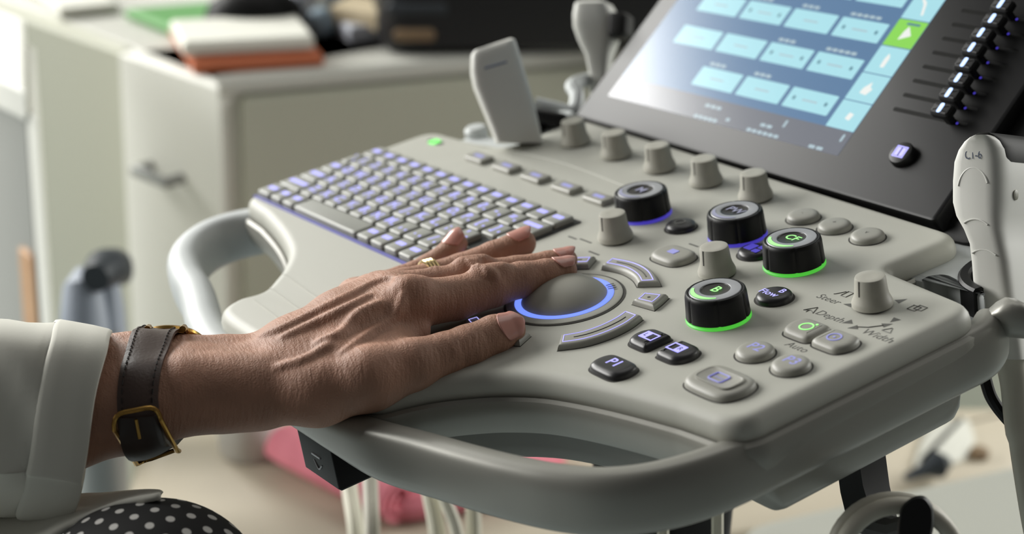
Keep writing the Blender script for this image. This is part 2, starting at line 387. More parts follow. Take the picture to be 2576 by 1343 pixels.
for r, ks, lab in rows:
    y0 = r*.98; h = .98
    for (x0, w), t in zip(ks, lab):
        g = G(); o = rect(x0+.05, y0+.035, x0+w-.11, y0+h-.03, .12, 4)
        g.add(*prism(o, [(0, .02), (0, .2), (.03, .235), (.08, .25)]))
        cxk, cyk = x0+w/2-.01, y0+h*.52
        if w < 4:
            if t in '*': 
                g.add(*flat(rect(x0+.2, cyk-.08, x0+w-.27, cyk+.15, .05), .252, .006), 1)
            else: g.add(*text(t, .60 if len(t) == 1 else .3, cxk-.12, cyk+.05, .256, .03), 1); g.add(*flat(rect(cxk+.2, cyk-.2, cxk+.3, cyk-.08, .02), .252, .005), 1)
        part(g, 'key', ['key_grey', 'glow_key'], parent=kb); keys += 1

# --- small flat buttons above the keyboard, power lamp
for i in range(5):
    x = 5.0+2.0*i+(.05 if i > 2 else 0)
    g = G(); g.add(*prism(rect(x-.62, 7.3, x+.62, 7.98, .08), [(0, -.02), (0, .14), (.05, .19), (.12, .2)])); g.add(*flat(rect(x-.3, 7.55, x+.3, 7.75, .02), .2, .004), 1)
    part(g, 'flat_button', ['button_grey', 'glow_dim'])
g = G(); g.add(*flat(rect(.75, 7.72, 1.75, 8.02, .14), .0, .02), 1); g.add(*flat(rect(1.0, 7.62, 1.5, 8.06, .12), .0, .05)); part(g, 'power_lamp', ['glow_led', 'groove'], 'glowing green power lamp')

# --- grey tapered knobs
def knob(x, y, ang=270):
    g = G(); g.add(*lathe(x, y, [(.58, .03), (.62, .06), (.625, .16), (.59, .26), (.535, .38), (.505, .52), (.47, .93), (.45, .99), (.41, 1.005), (.2, .99), (.01, .99)], 40))
    g.add(*lathe(x, y, [(.56, -.02), (.56, .04)], 32), 1)
    a = math.radians(ang); c, s = math.cos(a), math.sin(a); q = []
    for (rr, z) in ((.475, .97), (.513, .48)): q += [(x+c*rr-s*k, y+s*rr+c*k, z) for k in (-.028, .028)]; q += [(x+c*(rr-.06)-s*k, y+s*(rr-.06)+c*k, z) for k in (-.028, .028)]
    g.add(q, [(0, 1, 5, 4), (2, 3, 7, 6), (0, 1, 3, 2), (4, 5, 7, 6), (0, 2, 6, 4), (1, 3, 7, 5)], 1)
    return part(g, 'rotary_knob', ['knob_grey', 'groove'])
for i in range(5): knob(6.99+2.72*i, 11.03)
knob(27.64, 7.03); knob(16.58, 5.70); knob(21.85, 5.82)

# --- big black dials
def dial(x, y, txt, ring, tcol, acol):
    nseg = 96
    def mod(a, z):
        k = np.ones_like(a)
        for t in np.radians(np.arange(6)*60+22):
            d = np.abs((a-t+math.pi) % (2*math.pi)-math.pi); k -= .035*np.exp(-(d/.035)**2)
        return k
    g = G(); g.add(*lathe(x, y, [(.95, .10), (1.0, .12), (.985, .3), (.955, .80), (.93, .90), (.89, .935), (.84, .93), (.83, .90), (.5, .9)], nseg, mod=mod))
    d = part(g, 'rotary_dial', 'rubber_black', smooth=40)
    g = G(); g.add(*lathe(x, y, [(1.0, -.01), (1.02, .005), (1.02, .035), (.98, .08)], 64)); part(g, 'light_ring', ring, parent=d)
    g = G(); g.add(*lathe(x, y, [(.8, .85), (.81, .93), (.79, .95), (.5, .965), (.475, .955), (.45, .925), (.3, .89), (.01, .88)], 64))
    cap = part(g, 'dial_cap', ['cap_grey'], parent=d)
    g = G(); g.add(*lathe(x, y, [(.47, .90), (.465, .955), (.45, .953), (.44, .935), (.3, .915), (.01, .905)], 48)); part(g, 'dial_centre', 'cap_dark', parent=d)
    g = G(); g.add(*text(txt, .52 if len(txt) == 1 else .48, x+.02, y+.02, .945, .012)); part(g, 'dial_letter', tcol, parent=d)
    g = G(); n = 30; a = np.radians(np.linspace(212, 322, n)); wd = .062*np.sin(np.linspace(.5, math.pi-.15, n))+.008; v = []; f = []
    for t, q in zip(a, wd): v += [(x+(.70-q)*math.cos(t), y+(.70-q)*math.sin(t), .972), (x+(.70+q)*math.cos(t), y+(.70+q)*math.sin(t), .968)]
    for i in range(n-1): f.append((2*i, 2*i+1, 2*i+3, 2*i+2))
    g.add(v, f); part(g, 'dial_light_arc', acol, parent=d)
dial(24.40, 3.69, 'B', 'glow_green', 'glow_text_green', 'glow_text_green')
dial(23.36, 7.80, 'CF', 'glow_green', 'glow_text_green', 'glow_text_green')
dial(19.95, 8.35, 'PW', 'glow_violet', 'lavender', 'lavender')
dial(15.55, 7.75, 'M', 'glow_violet', 'lavender', 'lavender')

# --- push buttons
def circ(x, y, r, n=40, cut=None):
    a = np.linspace(0, 2*math.pi, n, endpoint=False); o = np.stack([x+r*np.cos(a), y+r*np.sin(a)], -1)
    if cut: o[:, 1] = np.clip(o[:, 1], y-cut, y+cut)
    return o
def soft(x, y, r, planes, p=13, n=72):
    a = np.linspace(0, 2*math.pi, n, endpoint=False); q = np.full(n, r**-float(p))
    for ph, h in planes: q += np.maximum(np.cos(a-math.radians(ph))/h, 0)**p
    rr = q**(-1./p); return np.stack([x+rr*np.cos(a), y+rr*np.sin(a)], -1)
def barrel(x, y, r, cut): return soft(x, y, r, ((90, cut), (270, cut)), 8)
BP = [(-.02, -.02), (0, .02), (0, .09), (.025, .145), (.075, .19), (.15, .22), (.24, .232)]
GP = [(-.07, -.03), (-.06, .006), (-.0, .008)]
def button(o, mats, extra, name='push_button', label=None, prof=BP):
    g = G(); g.add(*prism(o, prof)); g.add(*prism(o, GP), 1); extra(g); return part(g, name, mats, label)
for i, x in enumerate((20.72, 22.24, 23.78)):
    button(circ(x, 10.66, .57), ['button_grey', 'groove', 'mark'], lambda g: g.add(*text('-' if i == 0 else ('+' if i == 1 else 'v'), .3, x, 10.66, .236), 2), label='plain round grey button of the upper row of three')
button(circ(17.73, 7.69, .54), ['button_black', 'groove', 'mark'], lambda g: g.add(*ringflat(17.73, 7.69, .16, .2, .236), 2))
def icon_cf(g):
    g.add(*flat(rect(21.32, 7.42, 21.66, 7.84, .04), .236), 2); g.add(*flat(rect(21.74, 7.38, 22.0, 7.6, .04), .236), 2); g.add(*flat(rect(21.74, 7.68, 22.0, 7.9, .04), .236), 2)
button(circ(21.63, 7.63, .56), ['button_black', 'groove', 'glow_violet'], icon_cf)
def bflow(g): g.add(*text('B', .38, 24.97, 5.84, .236, .012), 2); g.add(*text('Flow', .39, 24.72, 5.50, .236, .012), 2)
button(circ(24.8, 5.63, .58), ['button_black', 'groove', 'glow_purple'], bflow)
def icon_big(g): g.add(*flat(rect(19.4, 5.72, 19.75, 6.0, .03), .236), 2)
button(barrel(19.59, 5.84, .80, .60), ['button_grey', 'groove', 'glow_dim'], icon_big)
button(barrel(24.66, -.6, .76, .52), ['button_black', 'groove', 'glow_purple'], lambda g: g.add(*text('P1', .54, 24.68, -.55, .236, .014), 2), label='black button marked P1')
button(circ(27.25, 2.66, .58), ['button_grey', 'groove', 'glow_dim'], lambda g: g.add(*text('P2', .54, 27.27, 2.70, .236, .014), 2))
button(circ(28.74, 2.70, .58), ['button_grey', 'groove', 'glow_dim'], lambda g: g.add(*text('P3', .54, 28.76, 2.74, .236, .014), 2))
def dshape(x, y, sgn): return soft(x, y, .66, ((0 if sgn < 0 else 180, .40), (90, .54), (270, .54)), 15)
def icon_l(g):
    x, y = 24.10, 1.24
    for r_ in ((x-.30, y-.21, x-.02, y+.21), (x-.30, y+.16, x+.30, y+.21), (x-.30, y-.21, x+.30, y-.16), (x+.25, y-.21, x+.30, y+.21)): g.add(*flat(rect(*r_, .015, 3), .236, .008), 2)
    g.add(*text('L', .27, x-.16, y, .246, .01), 3)
def icon_r(g):
    x, y = 25.40, 1.24
    for r_ in ((x+.02, y-.21, x+.30, y+.21), (x-.30, y+.16, x+.30, y+.21), (x-.30, y-.21, x+.30, y-.16), (x-.30, y-.21, x-.25, y+.21)): g.add(*flat(rect(*r_, .015, 3), .236, .008), 2)
    g.add(*text('R', .27, x+.16, y, .246, .01), 3)
button(dshape(24.12, 1.24, -1), ['button_black', 'groove', 'glow_purple', 'button_black'], icon_l, label='black half-round button with a screen icon and an L')
button(dshape(25.40, 1.24, 1), ['button_black', 'groove', 'glow_purple', 'button_black'], icon_r, label='black half-round button with a screen icon and an R')
def icon_frz(g):
    g.add(*prism(rect(27.22, .28, 28.72, 1.12, .3), [(0, .2), (0, .285), (.04, .29), (.07, .27)]), 0)
    q = rect(27.7, .48, 28.24, .90, .08)
    for k in range(len(q)):
        p0, p1 = q[k], q[(k+1) % len(q)]
    v, f = tube([(x, y, .285) for x, y in q], .022, 6, closed=True); g.add(v, f, 2)
    g.add(*text('***', .3, 27.97, .62, .285), 2)
button(barrel(27.97, .70, 1.08, .76), ['button_grey', 'groove', 'glow_dim'], icon_frz, 'freeze_button', 'large grey barrel button with a framed glowing icon')
def pill_half(sgn): return soft(28.03+sgn*.60, 4.55, .70, ((0 if sgn < 0 else 180, .575), (90, .54), (270, .54)), 15)
button(pill_half(-1), ['button_grey', 'groove', 'glow_text_green'], lambda g: (g.add(*ringflat(27.45, 4.53, .19, .235, .236), 2), g.add(*flat(circ(27.62, 4.80, .045, 10), .236), 2)), label='left half of a grey pill button with a green ring icon')
button(pill_half(1), ['button_grey', 'groove', 'glow_dim'], lambda g: (g.add(*ringflat(28.62, 4.53, .19, .235, .236), 2), g.add(*flat(circ(28.62, 4.53, .045, 10), .236), 2)), label='right half of a grey pill button with a violet ring icon')

# --- trackball and its ring of curved keys
TX, TY = 19.22, 1.55
g = G(); g.add(*lathe(TX, TY, [(1.97, -.02), (1.97, .012), (1.92, .014), (1.91, .045), (1.86, .065), (1.72, .075), (1.5, .075)], 72)); g.add(*lathe(TX, TY, [(2.0, -.01), (2.0, .02), (1.9, .02)], 72), 1)
tb = part(g, 'trackball', ['panel', 'groove'], 'round trackball surround set in the panel')
g = G(); g.add(*lathe(TX, TY, [(1.63, .04), (1.63, .09), (1.58, .105), (1.48, .11), (1.42, .09)], 72)); part(g, 'light_ring', 'glow_blue', 'glowing blue ring round the ball', parent=tb)
g = G(); r_ = np.linspace(1, 0, 18); g.add(*lathe(TX, TY, [(1.43*q+.004, .06+.72*(1-q*q)**.75) for q in r_], 64)); part(g, 'ball', 'knob_grey', 'smooth grey ball', parent=tb)
g = G()
for t in (58, 64, 70): g.add(*ringflat(TX, TY, 1.45, 1.72, .10, t, t+2.5, 4), 0)
part(g, 'ring_tick', 'button_black', parent=tb)
def arckey(poly_in, poly_out, line):
    i, o = spline(poly_in, 6)[:, :2], spline(poly_out, 6)[:, :2]; n = len(i)
    def loop(e, t):
        s_ = np.linspace(t, 1-t, 24)*(n-1); k = np.clip(s_.astype(int), 0, n-2); w = (s_-k)[:, None]
        a, b = i[k]*(1-w)+i[k+1]*w, o[k]*(1-w)+o[k+1]*w; A, B = a*(1-e)+b*e, a*e+b*(1-e); m = np.linspace(0, 1, 8)[1:-1, None]
        return np.concatenate([A, A[-1]*(1-m)+B[-1]*m, B[::-1], B[0]*(1-m)+A[0]*m])
    Lg = np.linalg.norm(np.diff((i+o)/2, axis=0), axis=1).sum(); Wd = np.linalg.norm(i-o, axis=1).mean()
    def lp(d, z): q = loop(d/Wd, d/Lg); return np.concatenate([q, np.full((len(q), 1), z)], 1)
    g = G(); g.add(*rings([lp(-.03, -.02), lp(-.02, .08), lp(.03, .16), lp(.08, .19), lp(.13, .2)])); g.add(*rings([lp(-.07, -.02), lp(-.06, .006), lp(.0, .008)]), 1)
    v, f = tube(lp(.17, .203), .016, 5, closed=True); g.add(v, f, 2)
    if line: m = (i+o)/2; k = len(m)//6; v, f = tube([(x, y, .197) for x, y in m[k:-k]], .022, 5); g.add(v, f, 1)
    else: c = (i.mean(0)+o.mean(0))/2; g.add(*flat(circ(*c, .05, 10), .2, .008), 1)
    part(g, 'curved_key', ['button_grey', 'groove', 'glow_dim' if line == 2 else 'glow_purple'])
def pol(r, *angs): return [(TX+r*math.cos(math.radians(t)), TY+r*math.sin(math.radians(t))) for t in angs]
arckey(pol(2.42, 58, 74, 92, 112), pol(3.12, 54, 74, 92, 112), 1)
arckey([(21.45, 2.65), (21.35, 2.95), (21.2, 3.22)], [(22.35, 2.78), (22.2, 3.2), (22.0, 3.62)], 0)
arckey([(21.62, -.30), (21.92, .25), (22.02, .85), (21.97, 1.5), (21.82, 2.02)], [(22.2, -.85), (22.65, -.2), (22.85, .6), (22.82, 1.4), (22.6, 2.1)], 1)
arckey(pol(2.42, 124, 140, 160, 176), pol(3.12, 124, 140, 160, 178), 1)
arckey(pol(2.80, 250, 266, 284, 301), pol(3.42, 251, 266, 284, 300), 1)

# --- printed marks on the panel
Z = .004; MK = lambda g, n='printed_marking': part(g, n, 'mark', smooth=0)
for s_, x, y, sz in (('Steer', 26.2, 6.60, .44), ('Depth', 27.14, 5.76, .44), ('Width', 29.22, 5.66, .46), ('Auto', 27.88, 3.72, .42)): g = G(); g.add(*text(s_, sz, x, y, Z, 0, .12)); MK(g, 'printed_word')
def tri(x, y, ang, L=.2, w=.15, sub=None):
    a = math.radians(ang); c, s_ = math.cos(a), math.sin(a); g = sub or G(); g.add([(x+c*L, y+s_*L, Z), (x-s_*w-c*L*.6, y+c*w-s_*L*.6, Z), (x+s_*w-c*L*.6, y-c*w-s_*L*.6, Z)], [(0, 1, 2)])
    if sub is None: MK(g, 'printed_arrow')
tri(27.0, 6.68, 200); tri(27.86, 5.80, 232); tri(28.86, 6.72, 270); tri(28.05, 7.80, 70, .22)
g = G(); g.add(*tube([(28.30, 5.72, Z), (28.6, 5.9, Z), (28.86, 6.25, Z)], .022, 4)); tri(28.26, 5.64, 230, .2, .15, g); tri(28.90, 6.34, 58, .2, .15, g); MK(g, 'printed_arrow')
for qs in ([[(26.3, 7.0), (26.3, 7.35), (26.52, 7.35), (26.52, 7.0), (26.3, 7.0)], [(26.25, 7.3), (26.1, 7.0), (26.05, 6.95)]], [[(26.14, 5.6), (26.37, 5.98), (26.55, 5.6), (26.35, 5.72), (26.14, 5.6)], [(26.31, 5.55), (26.29, 5.7)]],
          [[(29.05, 6.0), (29.2, 6.28), (29.38, 6.0), (29.05, 6.0)]], [[(28.6, 7.5), (28.9, 7.5), (28.9, 7.8), (28.6, 7.8), (28.6, 7.5)], [(28.75, 7.62), (29.05, 7.62), (29.05, 7.9), (28.75, 7.9), (28.75, 7.62)]]):
    g = G()
    for q in qs: g.add(*tube([(x, y, Z) for x, y in q], .016, 4))
    MK(g, 'printed_symbol')
for (x, y, L) in ((15.1, 4.9, .5), (15.75, 5.0, .7), (16.9, 4.5, .6), (19.3, 6.95, .5)): g = G(); g.add(*flat(rect(x-L/2, y-.04, x+L/2, y+.04, .03), 0, .004)); MK(g)
g = G()
for a_, b_ in (((8.77, -3.36), (12.5, -3.72)), ((9.5, -4.3), (12.9, -4.62)), ((9.98, -5.18), (13.0, -5.45))): g = G(); g.add(*tube([(*a_, .0), (*b_, .0)], .035, 6)); part(g, 'raised_rib', 'panel')
g = G()
g.add(*tube(spline([(2.2, 8.45, 0), (5.0, 9.0, 0), (8.5, 9.35, 0), (12.5, 9.15, 0), (14.5, 8.9, 0)], 8), .025, 6))
part(g, 'raised_rib', 'panel')

# --- touch panel on its sloping back
g = G(); fr = rnd([(4.35, 0), (24.74, -.15), (24.74, 16), (4.35, 16)], .28, 6)
m = lambda x, s, h: scr(x, s, h)
g.add(*prism(fr, [(.1, -1.6), (0, -1.3), (0, -.12), (.05, -.03), (.12, 0)], m))
g.add(*prism(rnd([(5.0, -.6), (26.6, -.6), (26.8, 17), (3.4, 17)], 1.3, 8), [(.7, -3.6), (0, -2.9), (0, -1.4), (.35, -.75), (.9, -.55)], m), 1)
tp = part(g, 'touch_panel', ['bezel', 'black'], 'dark sloping touch panel with a lit screen')
S1 = .004
g = G(); g.add(*flat(rect(5.5, 1.3, 19.06, 13.2, .02, 2), S1-.004, .004, m)); sp = part(g, 'screen', 'screen_base', 'glowing blue touch screen', parent=tp)
g = G(); g.add(*flat(rect(5.5, 1.3, 19.06, 2.34, .02, 2), S1, .004, m)); part(g, 'status_bar', 'screen_bar', parent=tp)
for r in range(6):
    s0 = 2.74+1.70*r
    for c in range(4):
        x0 = 7.0+2.645*c
        if (r, c) == (0, 0): continue
        g = G(); g.add(*flat(rect(x0, s0, x0+2.42, s0+.90, .05, 3), S1, .004, m))
        if (r+c) % 3 == 0 or c == 3:
            for q in (.35, 2.05): g.add(*flat(rect(x0+q-.07, s0+.36, x0+q+.07, s0+.54, .04, 2), S1+.004, .003, m), 1)
        g.add(*flat(rect(x0+.8, s0+.40, x0+1.6, s0+.47, .02, 2), S1+.004, .003, m), 2)
        part(g, 'screen_tile', ['screen_tile', 'screen_ink', 'screen_text'], parent=tp)
        if (r, c) in ((0, 1), (0, 2), (1, 2), (1, 3), (2, 1), (2, 2), (2, 3), (3, 1)):
            g = G()
            for k in range(3 if c != 3 else 5): g.add(*flat(rect(x0+.25+.33*k, s0+1.02, x0+.52+.33*k, s0+1.16, .03, 2), S1, .003, m))
            part(g, 'tile_caption', 'screen_text', parent=tp)
for k in range(8):
    s0 = 2.36+1.265*k; gm = 'screen_tile_green' if k == 3 else 'screen_tile'
    g = G(); g.add(*flat(rect(17.62, s0, 19.04, s0+1.22, .02, 2), S1, .004, m))
    ic = {0: [(18.25, .45), (18.5, .4), (18.55, .7), (18.3, .75)], 1: [(18.1, .35), (18.45, .3), (18.6, .6), (18.45, .65), (18.4, .9), (18.15, .6)], 2: [(18.2, .3), (18.4, .3), (18.4, .75), (18.25, .95), (18.18, .7)],
          3: [(18.15, .3), (18.65, .55), (18.3, .95), (18.2, .7)], 4: [(18.45, .2), (18.55, .25), (18.35, .8), (18.0, 1.05), (17.95, 1.0), (18.25, .7)]}.get(k, [(18.2, .3), (18.5, .3), (18.4, .8)])
    g.add(*flat(rnd([(x, s0+y) for x, y in ic], .04, 3), S1+.004, .003, m), 1)
    if k == 3: g.add(*flat(rect(18.1, s0+1.0, 18.75, s0+1.1, .02, 2), S1+.004, .003, m), 2)
    part(g, 'side_tile', [gm, 'screen_white', 'screen_ink'], parent=tp)
g = G()
for (x0, x1, s) in ((11.2, 12.2, 1.98), (11.0, 12.4, 1.42), (12.75, 13.0, 1.6), (14.1, 15.9, 1.42), (14.6, 15.3, 1.75), (17.5, 18.3, 1.40)):
    n = max(1, int((x1-x0)/.28))
    g = G()
    for k in range(n): g.add(*flat(rect(x0+(x1-x0)*k/n, s-.07, x0+(x1-x0)*(k+.8)/n, s+.07, .03, 2), S1+.004, .003, m))
    part(g, 'status_text', 'screen_text', parent=tp)
for x in (15.75, 18.75): g = G(); g.add(*flat(rect(x-.06, 1.85, x+.06, 2.2, .05, 2), S1+.004, .003, m)); part(g, 'status_icon', 'screen_text', parent=tp)
# sliders
XS = [22.75, 22.66, 22.62, 22.45, 22.33, 22.30, 22.36, 22.30]
for i in range(8):
    s0 = 3.65+.643*i
    g = G(); g.add(*flat(rect(20.05, s0-.085, 23.5, s0+.085, .08, 4), -.002, .006, m)); part(g, 'slider_slot', 'gloss_black', parent=tp)
    x = XS[i]
    g = G(); g.add(*prism(rect(x-.16, s0-.13, x+.16, s0+.13, .06), [(0, -.01), (0, .5)], m)); g.add(*prism(rect(x-.42, s0-.26, x+.42, s0+.26, .13), [(.12, .38), (0, .48), (0, .68), (.06, .76), (.16, .78)], m))
    g.add(*flat(rect(x-.085, s0-.20, x+.085, s0+.20, .08, 4), .78, .012, m), 1)
    part(g, 'slider_cap', ['slider_black', 'glow_white'], parent=tp)
    g = G(); g.add(*flat(circ(x+.30, s0-.02, .05, 12), .002, .02, m)); part(g, 'slider_light_leak', 'glow_violet', parent=tp)  # glowing dot painted for light leaking out below the cap
g = G(); g.add(*prism(circ(21.85, 1.9, .47), [(0, -.01), (0, .2), (.04, .27), (.12, .3)], m))
for r_ in ((21.66, 1.74, 21.82, 2.08), (21.88, 1.74, 22.04, 2.08), (21.60, 2.10, 22.1, 2.14), (21.60, 1.68, 22.1, 1.72), (21.6, 1.68, 21.64, 2.14), (22.06, 1.68, 22.1, 2.14)): g.add(*flat(rect(*r_, .01, 2), .3, .008, m), 1)
part(g, 'round_button', ['rubber_black', 'glow_purple'], 'round black button with a violet icon', parent=tp)

# --- probe holder on the right: bracket, rubber cup, cable hook
g = G()
T_ = lambda u, v: tuple(at(u, v, -.7)[:2])
br = rnd([T_(2225, 668), T_(2300, 704), T_(2322, 708), T_(2340, 697), T_(2374, 693), T_(2440, 727), T_(2478, 744), T_(2474, 722), (27.75, 11.0), (26.9, 11.9), (27.2, 13.4), (28.4, 14.6), (26.2, 15.2), (24.8, 13.2)], [.1, .1, .1, .15, .2, .1, .15, .15, .4, .8, .8, .4, .5, .3], 6)
g.add(*prism(br, [(.08, -2.6), (0, -2.5), (0, -.85), (.05, -.74), (.12, -.7)]))
g.add(*prism(rnd([T_(2225, 668), T_(2480, 800), T_(2500, 740), T_(2300, 640)], .1, 4), [(0, -2.6), (0, -1.55)]))
part(g, 'holder_bracket', ['silver_pale_lit', 'silver_shaded'])
g = G(); a = np.radians(np.linspace(95, 265, 26)); HX, HY = 28.55, 12.35
p = [(HX+1.62*math.cos(t), HY+1.62*math.sin(t), -.95) for t in a]
sec2 = np.array([(.2, -1.2), (.2, .3), (.12, .38), (-.12, .38), (-.2, .3), (-.2, -1.2)])
g.add(*tube(p, 1., sec=sec2)); part(g, 'rubber_cup', 'rubber_black', 'black rubber liner of the probe holder')
g = G(); hs_ = [(2486, 784, 796, .25), (2496, 774, 812, .45), (2510, 760, 832, .6), (2530, 749, 845, .7), (2552, 752, 848, .75), (2576, 764, 850, .75), (2610, 790, 852, .7), (2640, 810, 850, .5)]
g.add(*frame_loft([(PD(u, (v0+v1)/2, 54.6), EY*(v1-v0)/2/F*54.6+EZ*.25, EZ*dp-EY*.1) for u, v0, v1, dp in hs_], 28, .75))
part(g, 'cable_hook', 'silver')
# --- left holder
g = G()
g.add(*prism(rnd([(1.4, 8.6), (4.7, 9.0), (4.9, 11.6), (4.4, 13.4), (2.6, 13.2), (3.6, 11.2), (3.3, 10.0), (1.6, 9.9)], .35, 6), [(.08, -1.7), (0, -1.6), (0, -.35), (.06, -.22), (.15, -.2)]))
g.add(*lathe(1.6, 9.7, [(.5, -.5), (.5, .05), (.4, .18), (.1, .2)], 20)); g.add(*lathe(4.0, 12.6, [(.5, -.5), (.5, .15), (.4, .28), (.1, .3)], 20))
part(g, 'holder_bracket', 'silver_pale_lit')
g = G(); a = np.radians(np.linspace(-60, 150, 24)); g.add(*tube([(2.9+1.15*math.cos(t), 10.9+1.05*math.sin(t), -.1) for t in a], .16, 8)); part(g, 'rubber_cup', 'rubber_black')
g = G(); g.add(*frame_loft([(PD(u, v, 76.0), EY*h/F*76*.5-EX*.02, EZ*.9) for u, v, h in ((1338, 292, 26), (1346, 294, 40), (1390, 302, 42), (1418, 304, 34), (1426, 305, 20))], 20, .5)); part(g, 'rubber_cup', 'rubber_black')
# --- back holder arm by the screen
g = G(); g.add(*tube(spline([PD(1345, 262, 77), PD(1390, 272, 77), PD(1440, 280, 77), PD(1452, 240, 77.5), PD(1440, 215, 78), PD(1480, 200, 79)], 5), .32, 10)); part(g, 'holder_arm', 'silver_pale_lit')
# --- column, lower cart body
def wbox(g, corners, z0, z1, mi=0, r=0.02, bev=.01):
    g.add(*prism(rnd(np.array([c[:2] for c in corners]), r, 5), [(bev, z0), (0, z0+bev), (0, z1-bev), (bev*.3, z1-bev*.3), (bev, z1)]), mi)
def wpart(g, name, mats, parent, label=None):
    o = g.build(name, mats, parent, True); 
    if label: o['label'] = label
    return o
pc = W(PD(1650, 1420, 68))
g = G(); wbox(g, [(pc[0]-.033, pc[1]-.033), (pc[0]+.033, pc[1]-.033), (pc[0]+.033, pc[1]+.033), (pc[0]-.033, pc[1]+.033)], .09, .80); wpart(g, 'column', 'black', con)
q = [wz(1823, 1321, .50), wz(2225, 1233, .50), wz(2760, 1110, .50)]
d1 = (q[2]-q[0])/np.linalg.norm(q[2]-q[0]); nrm = np.array([d1[1], -d1[0], 0])
if nrm @ (CAMW-q[0]) < 0: nrm = -nrm
g = G(); wbox(g, [q[0]+nrm*.0, q[2], q[2]+nrm*.34, q[0]+nrm*.34], .088, .50, 0, .04, .015); wpart(g, 'cart_body', 'cart_white', con, 'pale lower cart body')
g = G(); wbox(g, [np.array([*pc[:2], 0])-d1*.10-nrm*.06, q[2]+nrm*.0, q[2]+nrm*.36, q[0]+nrm*.36-d1*.12], .02, .09, 0, .04, .015); wpart(g, 'cart_base', 'black', con)
# --- black post with cable hook under the right side
g = G(); g.add(*tube([PD(2160, 1110, 56.2), PD(2176, 1230, 56.0), PD(2200, 1330, 55.4)], .60, sec=np.array([(-1, -.8), (1, -.8), (1, .8), (-1, .8)]), up=(1, 0, 0)))
g.add(*tube([PD(2200, 1320, 55.4), PD(2260, 1335, 53), PD(2310, 1320, 51)], .40, 10)); part(g, 'cable_post', 'black')
cl = [(2256, 1380), (2258, 1322), (2266, 1272), (2298, 1247), (2328, 1245), (2349, 1275), (2350, 1322), (2336, 1380)]
o_ = rnd(np.array(cl, float), 14, 4); g = G(); g.add(*rings([np.array([PD(*(o_[k]*kk+np.array([2302., 1312.])*(1-kk)), dd) for k in range(len(o_))]) for dd, kk in ((51.6, .96), (51.5, 1), (49.9, 1), (49.7, .97), (49.6, .9))]))
part(g, 'cable_clip', 'rubber_black')

# ================================================================== PROBES AND CABLES
# convex probe at the right edge of the picture: its narrow side faces us, the broad face turns to the right
pr = thing('convex_probe', 'white curved ultrasound probe marked C1-6 standing in the right holder', 'ultrasound probe', W(PD(2520, 790, 56.8)))

D1 = .75*EX-.66*EZ; D2 = .66*EX+.75*EZ                     # along its narrow end face / along its broad face
def csec(v, L, N, l2, dd=0., k=1.0, kb=1.0, sh=0.):
    l1 = (N-L)/F*56.0/.75; near = PD(N, v, 55.6+dd); c = near-D1*l1/2+D2*l2/2+D2*sh
    return (c, D1*l1/2*k, D2*l2/2*kb)
head = [(338, 2452, 2478, 3.0), (342, 2440, 2488, 3.2), (352, 2428, 2499, 3.35), (372, 2416, 2509, 3.4), (402, 2407, 2514, 3.4), (450, 2404, 2516, 3.4), (505, 2404, 2516, 3.35), (540, 2412, 2514, 3.1), (575, 2430, 2514, 2.7), (612, 2445, 2520, 2.2), (660, 2452, 2530, 1.9), (740, 2459, 2540, 1.7), (830, 2478, 2556, 1.5), (905, 2500, 2566, 1.2)]
g = G(); g.add(*frame_loft([csec(*q) for q in head], 44, .42))
o = g.build('probe_body', 'probe_white', pr)
g = G(); g.add(*frame_loft([csec(q[0]-6, q[1], q[2], q[3], 0, 1.07, .90, .10) for q in head[:4]]+[csec(392, 2410, 2513, 3.4, 0, 1.06, .90, .10), csec(404, 2407, 2514, 3.4, 0, 1.02, .90, .10)], 44, .42)); o = g.build('probe_lens', 'probe_lens', pr); o['label'] = 'dark grey rubber lens'
cs = csec(385, 2411, 2512, 3.4); fc = cs[0]-cs[2]
g = G(); g.add(*text('C1-6', .32, -.02, -.02, .012, 0, 0, lambda x, y, z: fc+D1*x*.9-EY*y*1.25-D2*z)); g.build('probe_lettering', 'probe_mark', pr)
fc2 = csec(480, 2404, 2516, 3.4); fc2 = fc2[0]-fc2[2]
g = G(); t = np.radians(np.linspace(20, 165, 20)); g.add(*tube([fc2+D1*.52*math.cos(a)-EY*(.75*math.sin(a))+D2*.02 for a in t], .035, 8)); g.build('thumb_ridge', 'probe_white', pr)
g = G()
for vv, LL, NN, l2 in ((563, 2424, 2514, 2.8), (640, 2450, 2526, 2.0)):
    c_ = csec(vv, LL, NN, l2); c_ = c_[0]-c_[2]*1.0
    g.add(*tube([c_+D1*(x-.1)-EY*(.16-.9*(x)**2) for x in np.linspace(-.35, .45, 9)], .03, 6))
g.build('grip_ridge', 'probe_white', pr)
g = G(); cb = csec(488, 2404, 2516, 3.35); g.add(*lathe(0, 0, [(.16, 0), (.16, .03), (.1, .05), (.01, .05)], 20)); 
v_ = g.v[0]; g.v[0] = np.array([cb[0]+cb[1]*1.0-cb[2]*.38+D2*x-EY*y+D1*z for x, y, z in v_]); g.build('orientation_button', 'probe_grey', pr)
g = G(); pc_ = spline([PD(2536, 880, 56.6), PD(2552, 960, 56.6), PD(2562, 1070, 56.6), PD(2580, 1200, 56.6), PD(2604, 1343, 56.6), PD(2640, 1500, 56.6)], 6)
g.add(*tube(pc_, np.interp(np.linspace(0, 1, len(pc_)), [0, .2, .45, .46, 1], [.5, .45, .42, .36, .34]), 16)); g.build('probe_cable', 'cable_grey', pr)
